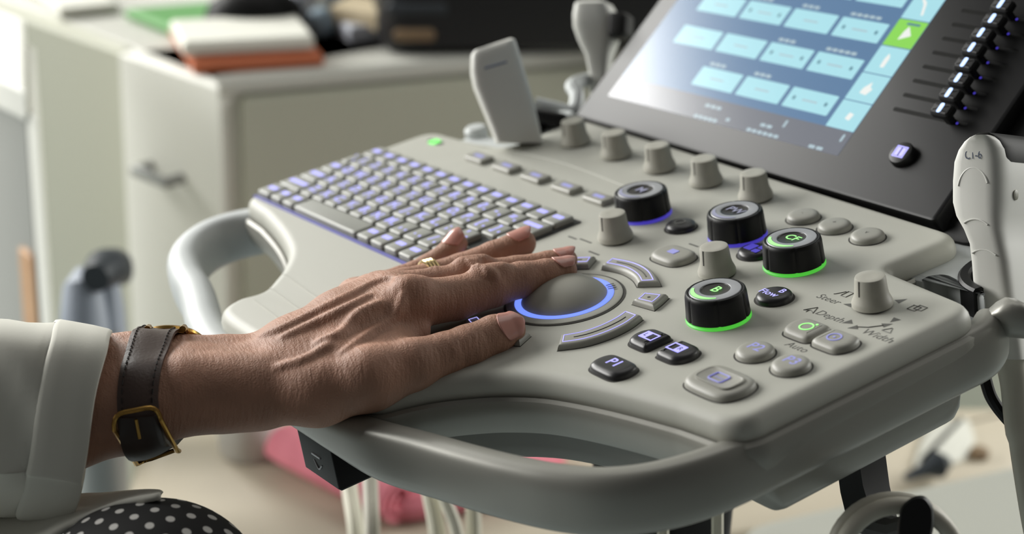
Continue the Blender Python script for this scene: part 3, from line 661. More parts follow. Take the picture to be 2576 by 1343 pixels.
# flat probe standing in the left holder
pf = thing('linear_probe', 'flat grey-beige ultrasound probe leaning in the left holder behind the keyboard', 'ultrasound probe', W(PD(1298, 335, 74)))
Q1 = lambda a: math.cos(a)*EX+math.sin(a)*EY
def fsec(u, v, w, a, dep, d=73.6): return (PD(u, v, d), Q1(a)*.97*(w/2)/F*d+EZ*.25, (EZ*.9-.1*EX)*dep)
g = G(); g.add(*frame_loft([fsec(1239, 112, 100, -.36, .35), fsec(1240, 118, 118, -.36, .5), fsec(1242, 132, 124, -.34, .6), fsec(1248, 170, 134, -.26, .66), fsec(1258, 210, 138, -.18, .66), fsec(1279, 270, 134, -.1, .62), fsec(1296, 325, 126, -.02, .6), fsec(1306, 360, 120, 0, .55)], 36, .38)); o = g.build('probe_body', 'probe_white', pf)
g = G(); tl = PD(1247, 162, 72.9); g.add(*tube([PD(1219+k*8, 172-k*2.4, 72.55-.03*k) for k in range(8)], .05, 6)); g.build('orientation_mark', 'probe_mark', pf)
# probe behind the edge of the screen
pbk = thing('endocavity_probe', 'white probe with a dark side in the rear holder behind the screen edge', 'ultrasound probe', W(PD(1505, 260, 79)))
def bsec(u, v, w, dep, d=79.): return (PD(u, v, d), EX*(w/2)/F*d-EZ*.1, (EZ*.95+.3*EX)*dep)
g = G(); g.add(*frame_loft([bsec(1490, 4, 60, .5), bsec(1494, 12, 84, .8), bsec(1500, 40, 104, .95), bsec(1503, 70, 108, .95), bsec(1506, 105, 92, .8), bsec(1508, 140, 62, .6), bsec(1510, 190, 46, .5), bsec(1510, 260, 46, .5)], 30, .5)); g.build('probe_body', 'probe_white', pbk)
g = G(); g.add(*frame_loft([bsec(1560, 36, 40, .7, 78.5), bsec(1562, 44, 52, .8, 78.5), bsec(1560, 88, 50, .8, 78.5), bsec(1556, 98, 36, .6, 78.5)], 24, .5)); o = g.build('probe_side_cap', 'probe_lens', pbk); o['label'] = 'dark side cap'
# cables hanging below the console
for i, (pts, r, c) in enumerate([([(868, 1120, 80), (880, 1230, 79), (896, 1343, 78), (905, 1500, 78)], .36, 'cable_pale'), ([(930, 1130, 78), (932, 1230, 77), (936, 1343, 76), (938, 1500, 76)], .34, 'cable_grey'),
        ([(1072, 1180, 76), (1084, 1250, 76), (1100, 1343, 76), (1110, 1500, 76)], .36, 'cable_pale'), ([(1095, 1180, 75), (1118, 1250, 75), (1150, 1343, 75), (1170, 1500, 75)], .28, 'cable_pale'), ([(1190, 1200, 76), (1190, 1270, 76), (1192, 1343, 76), (1192, 1500, 76)], .33, 'cable_pale')]):
    g = G(); g.add(*tube(spline([PD(*q) for q in pts], 6), r, 10))
    single(g, 'hanging_cable', ['leftmost pale cable hanging below the black lever box', 'darker grey cable hanging behind the black lever box corner', 'pale cable hanging straight in front of the dark towel fold', 'slanting pale cable crossing in front of the dark towel fold', 'rightmost pale cable hanging under the front handle'][i], 'cable', c, group='cables hanging below the console')
for i, (u, r) in enumerate(((1575, .22), (1668, .22), (1805, .22))):
    g = G(); g.add(*tube([PD(u, 1240, 62), PD(u, 1343, 62), PD(u+4, 1500, 62)], r, 10))
    single(g, 'hanging_cable', ['short pale cable in front of the black column, left of two', 'short pale cable in front of the black column, right of two', 'short pale cable just right of the black column under the handle'][i], 'cable', 'cable_pale', group='cables hanging below the console')
g = G(); g.add(*tube(spline([PD(2478, 950, 57), PD(2494, 1000, 57), PD(2530, 1050, 57.2), PD(2580, 1100, 57.4)], 8), .2, 10)); single(g, 'thin_cable', 'thin black cable behind the right probe cable', 'cable', 'black')
# coil of cable on the hook
g = G()
cc = PD(2242, 1404, 51.6); q = []
for t in np.linspace(-.2, 4*math.pi+.3, 90):
    k = t/(4*math.pi); q.append(cc+EX*(1.78-.16*k)*math.cos(t)+EY*(1.78-.20*k)*math.sin(t)*1.0-EZ*(.9*k)+EX*.1*k)
g.add(*tube(q, .25, 12)); single(g, 'cable_coil', 'coiled grey cable hanging from the black clip under the console', 'cable', 'cable_grey')

# ================================================================== THE OPERATOR'S LEFT HAND
def C3(u, v, d): return np.array([(u-CX)/F*d, (v-CY)/F*d, d])       # camera axes, units
def toP(p): return CAM + np.asarray(p) @ R
PR = []                                                    # (p0, r0, p1, r1, blend)
def chain(pts, k):
    for (a, b) in zip(pts[:-1], pts[1:]): PR.append((C3(*a[:3]), a[3], C3(*b[:3]), b[3], k))
index_ = [(1040, 764, 57.0, .80), (1145, 750, 57.7, .70), (1238, 722, 58.2, .65), (1312, 703, 58.6, .58), (1375, 690, 58.9, .50), (1420, 680, 59.1, .42)]
middle_ = [(985, 744, 58.4, .78), (1100, 720, 59.1, .62), (1195, 702, 59.6, .64), (1300, 683, 60.1, .52), (1380, 666, 60.4, .46), (1424, 654, 60.5, .39)]
ring_ = [(935, 744, 59.8, .72), (1020, 716, 60.6, .56), (1085, 699, 61.2, .54), (1160, 679, 61.6, .56), (1240, 646, 61.9, .52), (1314, 612, 62.1, .48)]
pinky_ = [(895, 748, 61.2, .66), (1010, 704, 62.4, .48), (1075, 674, 62.9, .45), (1130, 636, 63.2, .43), (1148, 613, 63.4, .41)]
thumb_ = [(800, 985, 54.7, 1.0), (930, 952, 54.5, .93), (1040, 917, 54.9, .80), (1120, 892, 55.3, .68), (1175, 873, 55.6, .67), (1245, 842, 56.0, .61), (1281, 828, 56.2, .52)]
chain([(640, 985, 55.2, 1.08), (760, 930, 55.9, 1.0), (900, 850, 56.4, .96), index_[0]], .45)
chain([(630, 955, 56.2, 1.08), (740, 890, 56.9, .98), (870, 815, 57.6, .88), middle_[0]], .45)
chain([(620, 932, 57.2, 1.06), (735, 875, 57.8, .90), (850, 802, 58.8, .77), ring_[0]], .45)
chain([(620, 950, 57.9, .95), (740, 895, 58.9, .85), (850, 815, 60.0, .72), pinky_[0]], .45)
chain([(650, 985, 55.1, 1.05)]+thumb_[:3], .42)
chain([(470, 990, 55.0, 1.2), (560, 988, 55.1, 1.16), (650, 985, 55.1, 1.05)], .4); chain([(470, 938, 56.8, 1.12), (560, 938, 57.0, 1.12), (630, 940, 57.2, 1.05)], .4)
chain([(470, 990, 55.0, 1.2), (340, 1020, 54.8, 1.36), (150, 1060, 54.6, 1.5), (-60, 1090, 54.6, 1.6)], .4); chain([(470, 938, 56.8, 1.12), (340, 932, 56.9, 1.15), (150, 938, 57.0, 1.25), (-60, 945, 57.2, 1.35)], .4)
chain([(-60, 1012, 55.7, 1.75), (150, 998, 55.6, 1.58), (340, 976, 55.7, 1.36), (470, 966, 55.8, 1.2), (640, 960, 56.1, 1.05), (800, 930, 56.6, .95), (940, 840, 57.4, .8)], .35); chain([(830, 960, 56.2, 1.0), (960, 850, 57.4, .8)], .5); chain([(700, 950, 57.0, 1.05), (900, 870, 58.4, .8)], .5)
chain([(730, 908, 56.2, 1.0), (860, 846, 56.9, .95), (1008, 756, 57.65, .76)], .5); chain([(740, 880, 57.2, .96), (855, 812, 58.1, .86), (958, 746, 59.0, .74)], .5); chain([(850, 812, 58.2, .84), (958, 746, 59.1, .70)], .45); chain([(850, 810, 59.4, .76), (915, 748, 60.5, .66)], .45); chain([(720, 957, 55.5, 1.02), (860, 917, 55.4, .93), (990, 884, 55.7, .70)], .4); chain([(960, 890, 55.8, .6), (1050, 835, 56.6, .42)], .35)                                   # web of the thumb
FING = [(index_, .13), (middle_, .13), (ring_, .13), (pinky_, .13), (thumb_[2:], .16)]
for f_, k_ in FING: chain(f_, k_)
PR.append((C3(1205, 690, 58.0), .28, C3(1262, 680, 58.1), .26, .3)); PR.append((C3(1165, 668, 59.4), .3, C3(1215, 660, 59.5), .28, .3))
PR.append((C3(1025, 722, 56.7), .34, C3(1055, 724, 56.8), .3, .45))
EXTRA = []
def sdf(P):
    D = np.full(P.shape[:-1], 2.0); fl = P.reshape(-1, 3); lo, hi = fl.min(0)-1.2, fl.max(0)+1.2
    for p0, r0, p1, r1, k in PR+EXTRA:
        rm = max(r0, r1)
        if (np.minimum(p0, p1)-rm > hi).any() or (np.maximum(p0, p1)+rm < lo).any(): continue
        ba = p1-p0; h = np.clip(((P-p0)@ba)/(ba@ba), 0, 1); d = np.linalg.norm(P-p0-h[..., None]*ba, axis=-1)-(r0+(r1-r0)*h)
        hh = np.clip(.5+.5*(D-d)/k, 0, 1); D = D*(1-hh)+d*hh-k*hh*(1-hh)
    return D
def surf(u, v, d0=50., d1=66.):
    """depth of the nearest skin along the pixel's ray (arrays)"""
    u = np.asarray(u, float); v = np.asarray(v, float); d = np.full(u.shape, d0); rr = np.stack([(u-CX)/F, (v-CY)/F, np.ones_like(u)], -1)
    for _ in range(90): d = np.minimum(d+np.clip(sdf(rr*d[..., None]), -.2, 1.)*.8, d1)
    return d
# tendons, veins and knuckle folds lying on the back of the hand
def ridge(px, r, k, sink=.72):
    px = spline(np.array(px, float), 5); dd = surf(px[:, 0], px[:, 1]); ok = dd < 65.5; px = px[ok]; dd = dd[ok]
    q = [C3(u, v, d+r*sink) for (u, v), d in zip(px, dd)]
    n = len(q); w = np.sin(np.linspace(.35, math.pi-.35, n)); new.extend((q[i], r*w[i], q[i+1], r*w[i+1], k) for i in range(n-1))
new = []
ridge([(655, 848), (720, 826), (790, 792), (870, 752), (950, 712), (1000, 700)], .15, .2); ridge([(710, 852), (790, 816), (870, 778), (930, 745)], .11, .22)
ridge([(800, 862), (860, 838), (905, 790), (960, 764)], .08, .25); ridge([(860, 890), (925, 842), (985, 806), (1008, 770), (1014, 742)], .075, .2); ridge([(700, 925), (770, 905), (830, 868)], .07, .25)
for (u, v) in ((1232, 674), (1243, 680), (1222, 672)): ridge([(u-8, v+0), (u+2, v+10), (u+4, v+24)], .06, .14, .75)
for (u, v) in ((1186, 656), (1200, 654)): ridge([(u-6, v), (u+2, v+8), (u+4, v+16)], .05, .14, .75)
for u in (1140, 1152, 1166, 1178): ridge([(u-8, 838), (u-2, 860), (u+2, 885), (u+8, 905)], .05, .06, .7)
for u in (1082, 1094): ridge([(u-6, 662), (u, 668), (u+3, 676)], .05, .06)
EXTRA = new
def surface_nets(lo, hi, h):
    xs = [np.arange(lo[i], hi[i]+h, h) for i in range(3)]; nx, ny, nz = map(len, xs)
    V = np.empty((nx, ny, nz), np.float32)
    for i0 in range(0, nx, 16):
        for j0 in range(0, ny, 16):
            for k0 in range(0, nz, 16):
                g3 = np.stack(np.meshgrid(xs[0][i0:i0+16], xs[1][j0:j0+16], xs[2][k0:k0+16], indexing='ij'), -1); V[i0:i0+16, j0:j0+16, k0:k0+16] = sdf(g3)
    ins = V < 0; cnt = np.zeros((nx-1, ny-1, nz-1)); acc = np.zeros((nx-1, ny-1, nz-1, 3))
    cor = [(a, b, c) for a in (0, 1) for b in (0, 1) for c in (0, 1)]
    S = lambda A, o: A[o[0]:nx-1+o[0], o[1]:ny-1+o[1], o[2]:nz-1+o[2]]
    for a in range(8):
        for b in range(a+1, 8):
            if sum(abs(cor[a][i]-cor[b][i]) for i in range(3)) != 1: continue
            va, vb = S(V, cor[a]), S(V, cor[b]); x = (va < 0) != (vb < 0); t = np.where(x, va/np.where(x, va-vb, 1), 0)
            for i in range(3): acc[..., i] += np.where(x, cor[a][i]+t*(cor[b][i]-cor[a][i]), 0)
            cnt += x
    act = cnt > 0; idx = -np.ones(act.shape, int); idx[act] = np.arange(act.sum()); cell = np.argwhere(act)
    vv = (cell+acc[act]/cnt[act][:, None])*h+np.array([x[0] for x in xs]); F_ = []
    for ax in range(3):
        sl = [slice(1, -1)]*3; A = ins[tuple(slice(0, -1) if i == ax else slice(None) for i in range(3))]; B = ins[tuple(slice(1, None) if i == ax else slice(None) for i in range(3))]
        e = np.argwhere(A != B); u_, w_ = [(1, 2), (2, 0), (0, 1)][ax]
        e = e[(e[:, u_] > 0) & (e[:, w_] > 0) & (e[:, u_] < act.shape[u_]) & (e[:, w_] < act.shape[w_])]
        def gi(du, dw):
            q = e.copy(); q[:, u_] -= du; q[:, w_] -= dw; return idx[q[:, 0], q[:, 1], q[:, 2]]
        quad = np.stack([gi(0, 0), gi(1, 0), gi(1, 1), gi(0, 1)], -1); flip = A[e[:, 0], e[:, 1], e[:, 2]]
        F_.append(np.where(flip[:, None], quad, quad[:, ::-1]))
    F_ = np.concatenate(F_); F_ = F_[(F_ >= 0).all(1)]
    for _ in range(2):                                     # light smoothing
        s = np.zeros_like(vv); n = np.zeros(len(vv))
        for a in range(4):
            b = (a+1) % 4; np.add.at(s, F_[:, a], vv[F_[:, b]]); np.add.at(s, F_[:, b], vv[F_[:, a]]); np.add.at(n, F_[:, a], 1); np.add.at(n, F_[:, b], 1)
        vv = vv*.5+.5*s/np.maximum(n, 1)[:, None]
    return vv, F_
person = thing('person', 'person in a white coat and black dotted clothes resting the left hand on the trackball', 'person', (W(PD(200, 1343, 55))[0], W(PD(200, 1343, 55))[1], 0))
vv, ff = surface_nets(np.array([-15.8, .0-1.3, 52.6]), np.array([2.6, 7.6, 64.4]), .062)
g = G(); g.add(toP(vv), ff.tolist()); g.build('forearm_and_hand', 'skin', person, smooth=180, recalc=True, uv=np.stack([vv[:, 0]+.35*vv[:, 2], vv[:, 1]-.5*vv[:, 2]], -1))
# nails: curved plates on the back of each last joint
def nail(chn, dors, back, fwd, half, lift=.03, tilt=0.):
    a0, b0 = C3(*chn[-2][:3]), C3(*chn[-1][:3]); r0, r1 = chn[-2][3], chn[-1][3]; ax = b0-a0; Ln = np.linalg.norm(ax); ax /= Ln
    nd = np.array(dors, float); nd -= ax*(nd@ax); nd /= np.linalg.norm(nd); sd = np.cross(ax, nd); n, m_ = 20, 14; pts = []
    for i in range(n+1):
        t = -back+(back+fwd)*i/n; r = r1+(r0-r1)*np.clip(-t/Ln, 0, 1)+lift-.10*max(0, (t-.1)/fwd)**2; q = i/n
        hw = half*(1-.35*(1-min(1, q*4))**2)*(1-.55*max(0, (q-.72)/.28)**2.2)
        for j in range(m_+1):
            f_ = (j/m_*2-1); ph = math.radians(hw*f_); fl = .86+.14*math.cos(ph)
            pts.append(b0+ax*(t-.10*f_*f_*(1 if q > .5 else -1)*abs(q-.5)*2)+r*(math.cos(ph)*nd+math.sin(ph)*sd))
    f = [(i*(m_+1)+j, i*(m_+1)+j+1, (i+1)*(m_+1)+j+1, (i+1)*(m_+1)+j) for i in range(n) for j in range(m_)]
    g = G(); g.add(toP(np.array(pts)), f); o = g.build('fingernail', 'nail', person, smooth=180)
    sm = o.modifiers.new('s', 'SOLIDIFY'); sm.thickness = .0007; sm.offset = 0
UPN = (-.155, -.913, -.377)
nail(thumb_, (.10, -.34, -.93), .52, .38, 50, .045); nail(index_, UPN, .38, .40, 56); nail(middle_, UPN, .36, .38, 56); nail(ring_, (-.15, -.9, -.36), .40, .46, 54); nail(pinky_, (-.25, -.75, -.55), .42, .44, 56)
# wedding ring
rg = G(); c0 = C3(1083, 698, 61.2); ax = C3(*ring_[3][:3])-C3(*ring_[1][:3]); ax /= np.linalg.norm(ax)
u1 = np.cross(ax, [0, 0, 1]); u1 /= np.linalg.norm(u1); u2 = np.cross(ax, u1); q = [c0+.575*(u1*math.cos(t)+u2*math.sin(t)) for t in np.linspace(0, 2*math.pi, 48, endpoint=False)]
for off in (-.12, 0., .12): rg.add(*tube([toP(p+ax*off) for p in q], .085, 8, closed=True))
single(rg, 'ring', 'gold ring of three bands on the ring finger', 'ring', 'gold_pale')
# wristwatch on the forearm: strap wrapped on the skin, case on top, buckle below
wt = thing('wristwatch', 'gold wristwatch with a brown leather strap on the wrist', 'watch', W(PD(400, 1130, 55.6)))
def strap_pts(s, th, offs):
    s, th = np.broadcast_arrays(np.asarray(s, float), np.asarray(th, float)); s, th = s.ravel(), th.ravel(); a = np.radians(th)
    uc = np.interp(th, [-180, -90, 0, 40, 90, 180], [390, 388, 388, 398, 422, 405]); hw = np.interp(th, [-180, -90, 0, 90, 180], [50, 53, 47, 50, 50])
    o_ = np.stack([(uc+(s-.5)*2*hw-CX)/F*55.9, np.full(len(s), (985.-CY)/F*55.9), np.full(len(s), 55.9)], -1); d = np.stack([0*a, np.sin(a), -np.cos(a)], -1); r = np.full(len(s), .3)
    for _ in range(40): r += np.maximum(-sdf(o_+d*r[:, None]), -.3)*.9
    return [toP(o_+d*(r+q)[:, None]) for q in offs]
def strap_pt(s, th, off): return strap_pts(s, th, [off])[0][0]
NS, NT = 8, 60; ths = np.linspace(-180, 180, NT, endpoint=False); ss = np.linspace(0, 1, NS+1)
_b, _n = strap_pts(ss[None, :], ths[:, None], [0, 1.0]); base = _b.reshape(NT, NS+1, 3); nrm_ = _n.reshape(NT, NS+1, 3)-base
def strap_mesh(sl, o0, o1, closed):
    b, n = base[sl], nrm_[sl]; m_ = len(b); prof = np.sin(np.linspace(.25, math.pi-.25, NS+1))**.4
    vo = (b+n*(o0+(o1-o0)*prof)[None, :, None]).reshape(-1, 3); vi = (b+n*o0*.2).reshape(-1, 3); v = np.concatenate([vo, vi]); K = len(vo); f = []; w_ = NS+1
    for i in range(m_ if closed else m_-1):
        j = (i+1) % m_
        for k in range(NS): f += [(i*w_+k, i*w_+k+1, j*w_+k+1, j*w_+k), (K+i*w_+k, K+j*w_+k, K+j*w_+k+1, K+i*w_+k+1)]
        f += [(i*w_, j*w_, K+j*w_, K+i*w_), (i*w_+NS, K+i*w_+NS, K+j*w_+NS, j*w_+NS)]
    if not closed:
        for i in (0, m_-1): f += [(i*w_+k, K+i*w_+k, K+i*w_+k+1, i*w_+k+1) for k in range(NS)]
    return v, f
_bm = np.exp(-((ths+92)/22.)**2)*.22
base = base+(nrm_*_bm[:, None, None])
g = G(); g.add(*strap_mesh(np.arange(NT), .05, .16, True)); g.build('strap', 'strap', wt, smooth=60)
g = G()
for k in (1, NS-1):
    for i in range(10, NT//2+14): 
        p0, p1 = base[i % NT][k]+nrm_[i % NT][k]*.165, base[(i+1) % NT][k]+nrm_[(i+1) % NT][k]*.165; g.add(*tube([p0, p0+(p1-p0)*.6], .022, 5))
g.build('strap_stitching', 'thread', wt)
sl = np.arange(NT)[(ths > 10) & (ths < 112)]
g = G(); g.add(*strap_mesh(sl, .17, .27, False)); o = g.build('strap_tail', 'strap_dark', wt, smooth=60)
def sp(s, th, off):
    i = int(round((th+180)/360*NT)) % NT; t = (th+180)/360*NT; i0 = int(math.floor(t)) % NT; w_ = t-math.floor(t); i1 = (i0+1) % NT; x = min(max(s, 0), 1)*NS; j = min(int(x), NS-1); y = x-j
    B = (base[i0][j]*(1-y)+base[i0][j+1]*y)*(1-w_)+(base[i1][j]*(1-y)+base[i1][j+1]*y)*w_; N_ = (nrm_[i0][j]*(1-y)+nrm_[i0][j+1]*y)*(1-w_)+(nrm_[i1][j]*(1-y)+nrm_[i1][j+1]*y)*w_
    return B+N_*off+EX*(s-min(max(s, 0), 1))*1.2
bk = rnd([(-.08*30, 9), (1.04*30, 5), (1.20*30, 58), (.04*30, 72)], 9, 6)
g = G(); g.add(*tube([sp(s/30, t, .36) for s, t in bk], .075, 8, closed=True)); g.add(*tube([sp(.5, 12, .42), sp(.52, 24, .42)], .05, 6)); g.build('buckle', 'gold', wt)
g = G(); cw_ = strap_pt(.60, -140, .02); nw = strap_pt(.5, -118, 1.2)-strap_pt(.5, -118, .2); nw /= np.linalg.norm(nw); e1 = EX-nw*(EX@nw); e1 /= np.linalg.norm(e1); e2 = np.cross(nw, e1)
mp_ = lambda x, y, z: cw_+e1*(x+.12)+e2*y+nw*z
v, f = lathe(0, 0, [(.8, -.16), (1.0, -.1), (1.06, 0), (1.04, .1), (.95, .17), (.86, .2), (.84, .17), (.01, .19)], 48); g.add([mp_(*t) for t in v], f)
for sx in (-.55, .55):
    for sy in (-1, 1): g.add(*tube([mp_(sx, sy*.8, .02), mp_(sx, sy*1.2, -.05), mp_(sx, sy*1.42, -.22)], .11, 8))
v, f = lathe(0, 0, [(.13, 0), (.15, .03), (.15, .16), (.1, .2), (.01, .2)], 16); g.add([mp_(-1.06-z, x, y) for x, y, z in v], f)
v, f = lathe(0, 0, [(.13, 0), (.15, .03), (.15, .16), (.1, .2), (.01, .2)], 16)
g.build('watch_case', 'gold', wt)
g = G(); v, f = lathe(0, 0, [(.82, .19), (.01, .2)], 40); g.add([mp_(*t) for t in v], f); g.build('watch_dial', 'paper', wt)

# ------------------------------------------------------------------ clothes
half_ = [(0, -.2), (.012, -1.2), (.06, -2.1), (.16, -2.75), (.35, -3.1), (.58, -3.2), (.76, -3.15), (.79, -3.05), (.88, -2.7), (.97, -2.1), (1.0, -1.4), (1.0, .4), (.93, 1.2), (.75, 1.75), (.5, 1.95), (.25, 1.8), (.08, 1.2), (.01, .6)]
def sleeve_ring(top, bot, k=1.0, d=56.0, dk=1.0):
    pr_ = spline(np.array(half_), 4, True); t = (pr_[:, 0]-.5)*k+.5
    return np.array([PD(top[0]+(bot[0]-top[0])*a, top[1]+(bot[1]-top[1])*a, d+dk*b) for a, b in zip(t, pr_[:, 1])])
def wob(ring, amp, ph):
    n = len(ring); t = np.linspace(0, 2*math.pi, n, endpoint=False); return ring+EX*(amp*(np.sin(3*t+ph)+.5*np.sin(7*t+2*ph)))[:, None]
g = G(); c = [((136, 804), (42, 1305)), ((140, 802), (46, 1308)), ((150, 803), (56, 1310)), ((180, 808), (88, 1313)), ((230, 817), (136, 1320)), ((268, 826), (174, 1326)), ((277, 829), (181, 1327)), ((279, 831), (183, 1326))]
rs = [wob(sleeve_ring(a, b, k, dk=q), .05, .7) for (a, b), k, q in zip(c, (.975, .992, 1, 1, 1, 1, .994, .985), (.97, .99, 1, 1, 1, 1, .99, .97))]
rs += [wob(sleeve_ring((276, 833), (181, 1324), .965, dk=.95), .05, .7), wob(sleeve_ring((200, 820), (106, 1310), .96, dk=.94), .05, .7), wob(sleeve_ring((60, 815), (-30, 1300), .95, dk=.93), .05, .7)]
g.add(*rings(rs, False, False)); g.build('sleeve_cuff', 'coat', person, smooth=50)
g = G(); rs = []
for i, (u, k) in enumerate(((150, .955), (120, .962), (70, .97), (20, .985), (-30, .98), (-90, 1.0), (-160, 1.0), (-260, 1.0))):
    du = -94+.15*(150-u); r_ = sleeve_ring((u, 800-(150-u)*.01), (u+du, 1308-(150-u)*.03), k, dk=.96)
    t = np.linspace(0, 2*math.pi, len(r_), endpoint=False); r_ = r_-EZ*(.10*np.sin(5*t+1.3*i))[:, None]+EY*(.05*np.sin(2*t+i))[:, None]; rs.append(r_)
g.add(*rings(rs, False, False)); g.build('coat_sleeve', 'coat', person, smooth=60)
# coat front lying over the thigh
g = G(); up_ = [(-120, 1338), (0, 1300), (90, 1275), (190, 1250), (260, 1246), (320, 1241), (365, 1238), (398, 1239), (405, 1244)]; lo_ = [(-120, 1520), (0, 1470), (70, 1400), (140, 1345), (215, 1304), (285, 1274), (340, 1260), (385, 1252), (404, 1247)]
a_, b_ = spline(np.array(up_, float), 5), spline(np.array(lo_, float), 5); dd = np.linspace(0, 1, len(a_)); G1 = []
for j, t in enumerate(np.linspace(0, 1, 8)): G1.append(np.array([PD(*(p*(1-t)+q*t), 54.8-2.2*t+.25*math.sin(5*k)+.1*math.sin(9*k+3*t)) for p, q, k in zip(a_, b_, dd)]))
g.add(*rings(G1, False, False, False)); o = g.build('coat_front', 'coat', person, smooth=80); sm = o.modifiers.new('s', 'SOLIDIFY'); sm.thickness = .003; sm.offset = 0
# dotted clothing over the thigh
n1, n2 = 40, 72; vv_, uv_ = [], []
for i in range(n1):
    ph = math.pi*(i+.5)/n1
    for j in range(n2):
        a = 2*math.pi*j/n2; x, y, z = math.sin(ph)*math.cos(a), -math.cos(ph), math.sin(ph)*math.sin(a)
        sx = 3.28*(1+.05*x); p = C3(372, 1500, 53.0)+np.array([sx*np.sign(x)*abs(x)**.95, 2.86*y-.18*x*max(0, .8-abs(x)), 3.6*z]); vv_.append(p)
        uv_.append((p[0]/1.02+p[2]*.02, (p[1]*.62-p[2]*.78)/.86))
f = [(i*n2+j, i*n2+(j+1) % n2, (i+1)*n2+(j+1) % n2, (i+1)*n2+j) for i in range(n1-1) for j in range(n2)]; f += [tuple(range(n2)), tuple(range((n1-1)*n2, n1*n2))]
g = G(); g.add(toP(np.array(vv_)), f); o = g.build('dotted_skirt', 'polka', person, smooth=180, uv=np.array(uv_)); o['label'] = 'black cloth with white polka dots over the thigh'

# ================================================================== THE ROOM BEHIND
def st(g, name, m, world=True):
    o = g.build(name, m, None, world); o['kind'] = 'structure'; return o
g = G(); g.add(*box((-3.0, -3.6, -.06), (3.2, 2.6, 0))); st(g, 'floor', 'floor_lino')
g = G()                                                    # window wall, built round the opening
wy0, wy1, wz0, wz1 = -2.76, .40, 1.20, 2.36
for b in (((-2.15, -3.6, 0), (-2.0, 2.5, wz0)), ((-2.15, -3.6, wz1), (-2.0, 2.5, 3.3)), ((-2.15, -3.6, wz0), (-2.0, wy0, wz1)), ((-2.15, wy1, wz0), (-2.0, 2.5, wz1))): g.add(*box(*b))
st(g, 'wall_left', 'wall_paint')
g = G()
for b in (((-2.15, 2.35, 0), (3.2, 2.5, .9)), ((-2.15, 2.35, 2.1), (3.2, 2.5, 3.3)), ((-2.15, 2.35, .9), (-.45, 2.5, 2.1)), ((1.15, 2.35, .9), (3.2, 2.5, 2.1))): g.add(*box(*b))
st(g, 'wall_back', 'wall_paint')
g = G()
for b in (((-.45, 2.36, .9), (-.40, 2.42, 2.1)), ((1.10, 2.36, .9), (1.15, 2.42, 2.1)), ((-.45, 2.36, .9), (1.15, 2.42, .95)), ((-.45, 2.36, 2.05), (1.15, 2.42, 2.1))): g.add(*box(*b))
st(g, 'added_fill_frame', 'frame_white')  # frame and opening added for the extra back fill
g = G()
for b in (((-2.04, wy0, wz0), (-2.01, wy0+.05, wz1)), ((-2.04, wy1-.05, wz0), (-2.01, wy1, wz1)), ((-2.04, wy0, wz0), (-2.01, wy1, wz0+.05)), ((-2.04, wy0, wz1-.05), (-2.01, wy1, wz1)), ((-2.04, -1.20, wz0), (-2.01, -1.16, wz1))): g.add(*box(*b))
st(g, 'window_1', 'frame_white')
# desk
DZ = .70
A0 = wz(548, 217, DZ); B0 = wz(63, 25, DZ); C0 = wz(1458, 140, DZ); eB = (B0-A0)/np.linalg.norm(B0-A0); eC = (C0-A0)/np.linalg.norm(C0-A0)
T0 = wz(490, 212, DZ); iB = eC; 
desk = thing('desk', 'white desk with olive panels standing behind the console', 'desk', (A0[0], A0[1], 0))
def wpoly(g, pts, z0, z1, mi=0, bev=.004): g.add(*prism(np.array([p[:2] for p in pts]), [(bev, z0), (0, z0+bev), (0, z1-bev), (bev, z1)]), mi)
g = G(); nP0 = np.array([-eB[1], eB[0], 0]); nP0 = nP0 if nP0 @ (CAMW-A0) < 0 else -nP0; T1 = T0+nP0*.022
wpoly(g, [T1, T1+eC*1.6, T1+eC*1.6+eB*.75, T1+eB*.75], DZ-.018, DZ); g.build('desk_top', 'desk_top', desk, True)
M1 = wz(300, 129, DZ); P1_ = wz(548, 215, DZ); Bo = M1+(M1-P1_)/np.linalg.norm(M1-P1_)*.60
o = -eC*0
g = G(); wpoly(g, [P1_, M1, M1+eC*.5, P1_+eC*.02+eB*.03], .02, DZ); ped = g.build('drawer_pedestal', 'desk_white', desk, True)
nP = np.array([eB[1], -eB[0], 0]); nP = nP if nP @ (CAMW-A0) > 0 else -nP
for u, v, u2, v2 in ((372, 296, 452, 340), (372, 612, 452, 640)):
    tq = (np.array([u, u2])-548)/(300-548.)
    p0, p1 = P1_+(M1-P1_)*tq[0], P1_+(M1-P1_)*tq[1]; zz = .585 if v < 400 else .27
    g = G(); g.add(*tube([np.array([*(p0+nP*.0)[:2], zz]), np.array([*(p0+nP*.02)[:2], zz]), np.array([*(p1+nP*.02)[:2], zz]), np.array([*(p1+nP*.0)[:2], zz])], .006, 8)); hd = g.build('drawer_handle', 'handle_grey', ped, True)
g = G(); wpoly(g, [M1-nP*.004, Bo-nP*.004, Bo-nP*.03, M1-nP*.03], .02, DZ-.001); g.build('side_panel', 'desk_olive', desk, True)
g = G(); nC = np.array([eC[1], -eC[0], 0]); nC = nC if nC @ (CAMW-A0) > 0 else -nC
q0 = P1_+eC*.03+eB*.0; wpoly(g, [q0-nC*.02, q0+eC*1.6-nC*.02, q0+eC*1.6-nC*.05, q0-nC*.05], .02, DZ-.022); g.build('modesty_panel', 'desk_olive', desk, True)
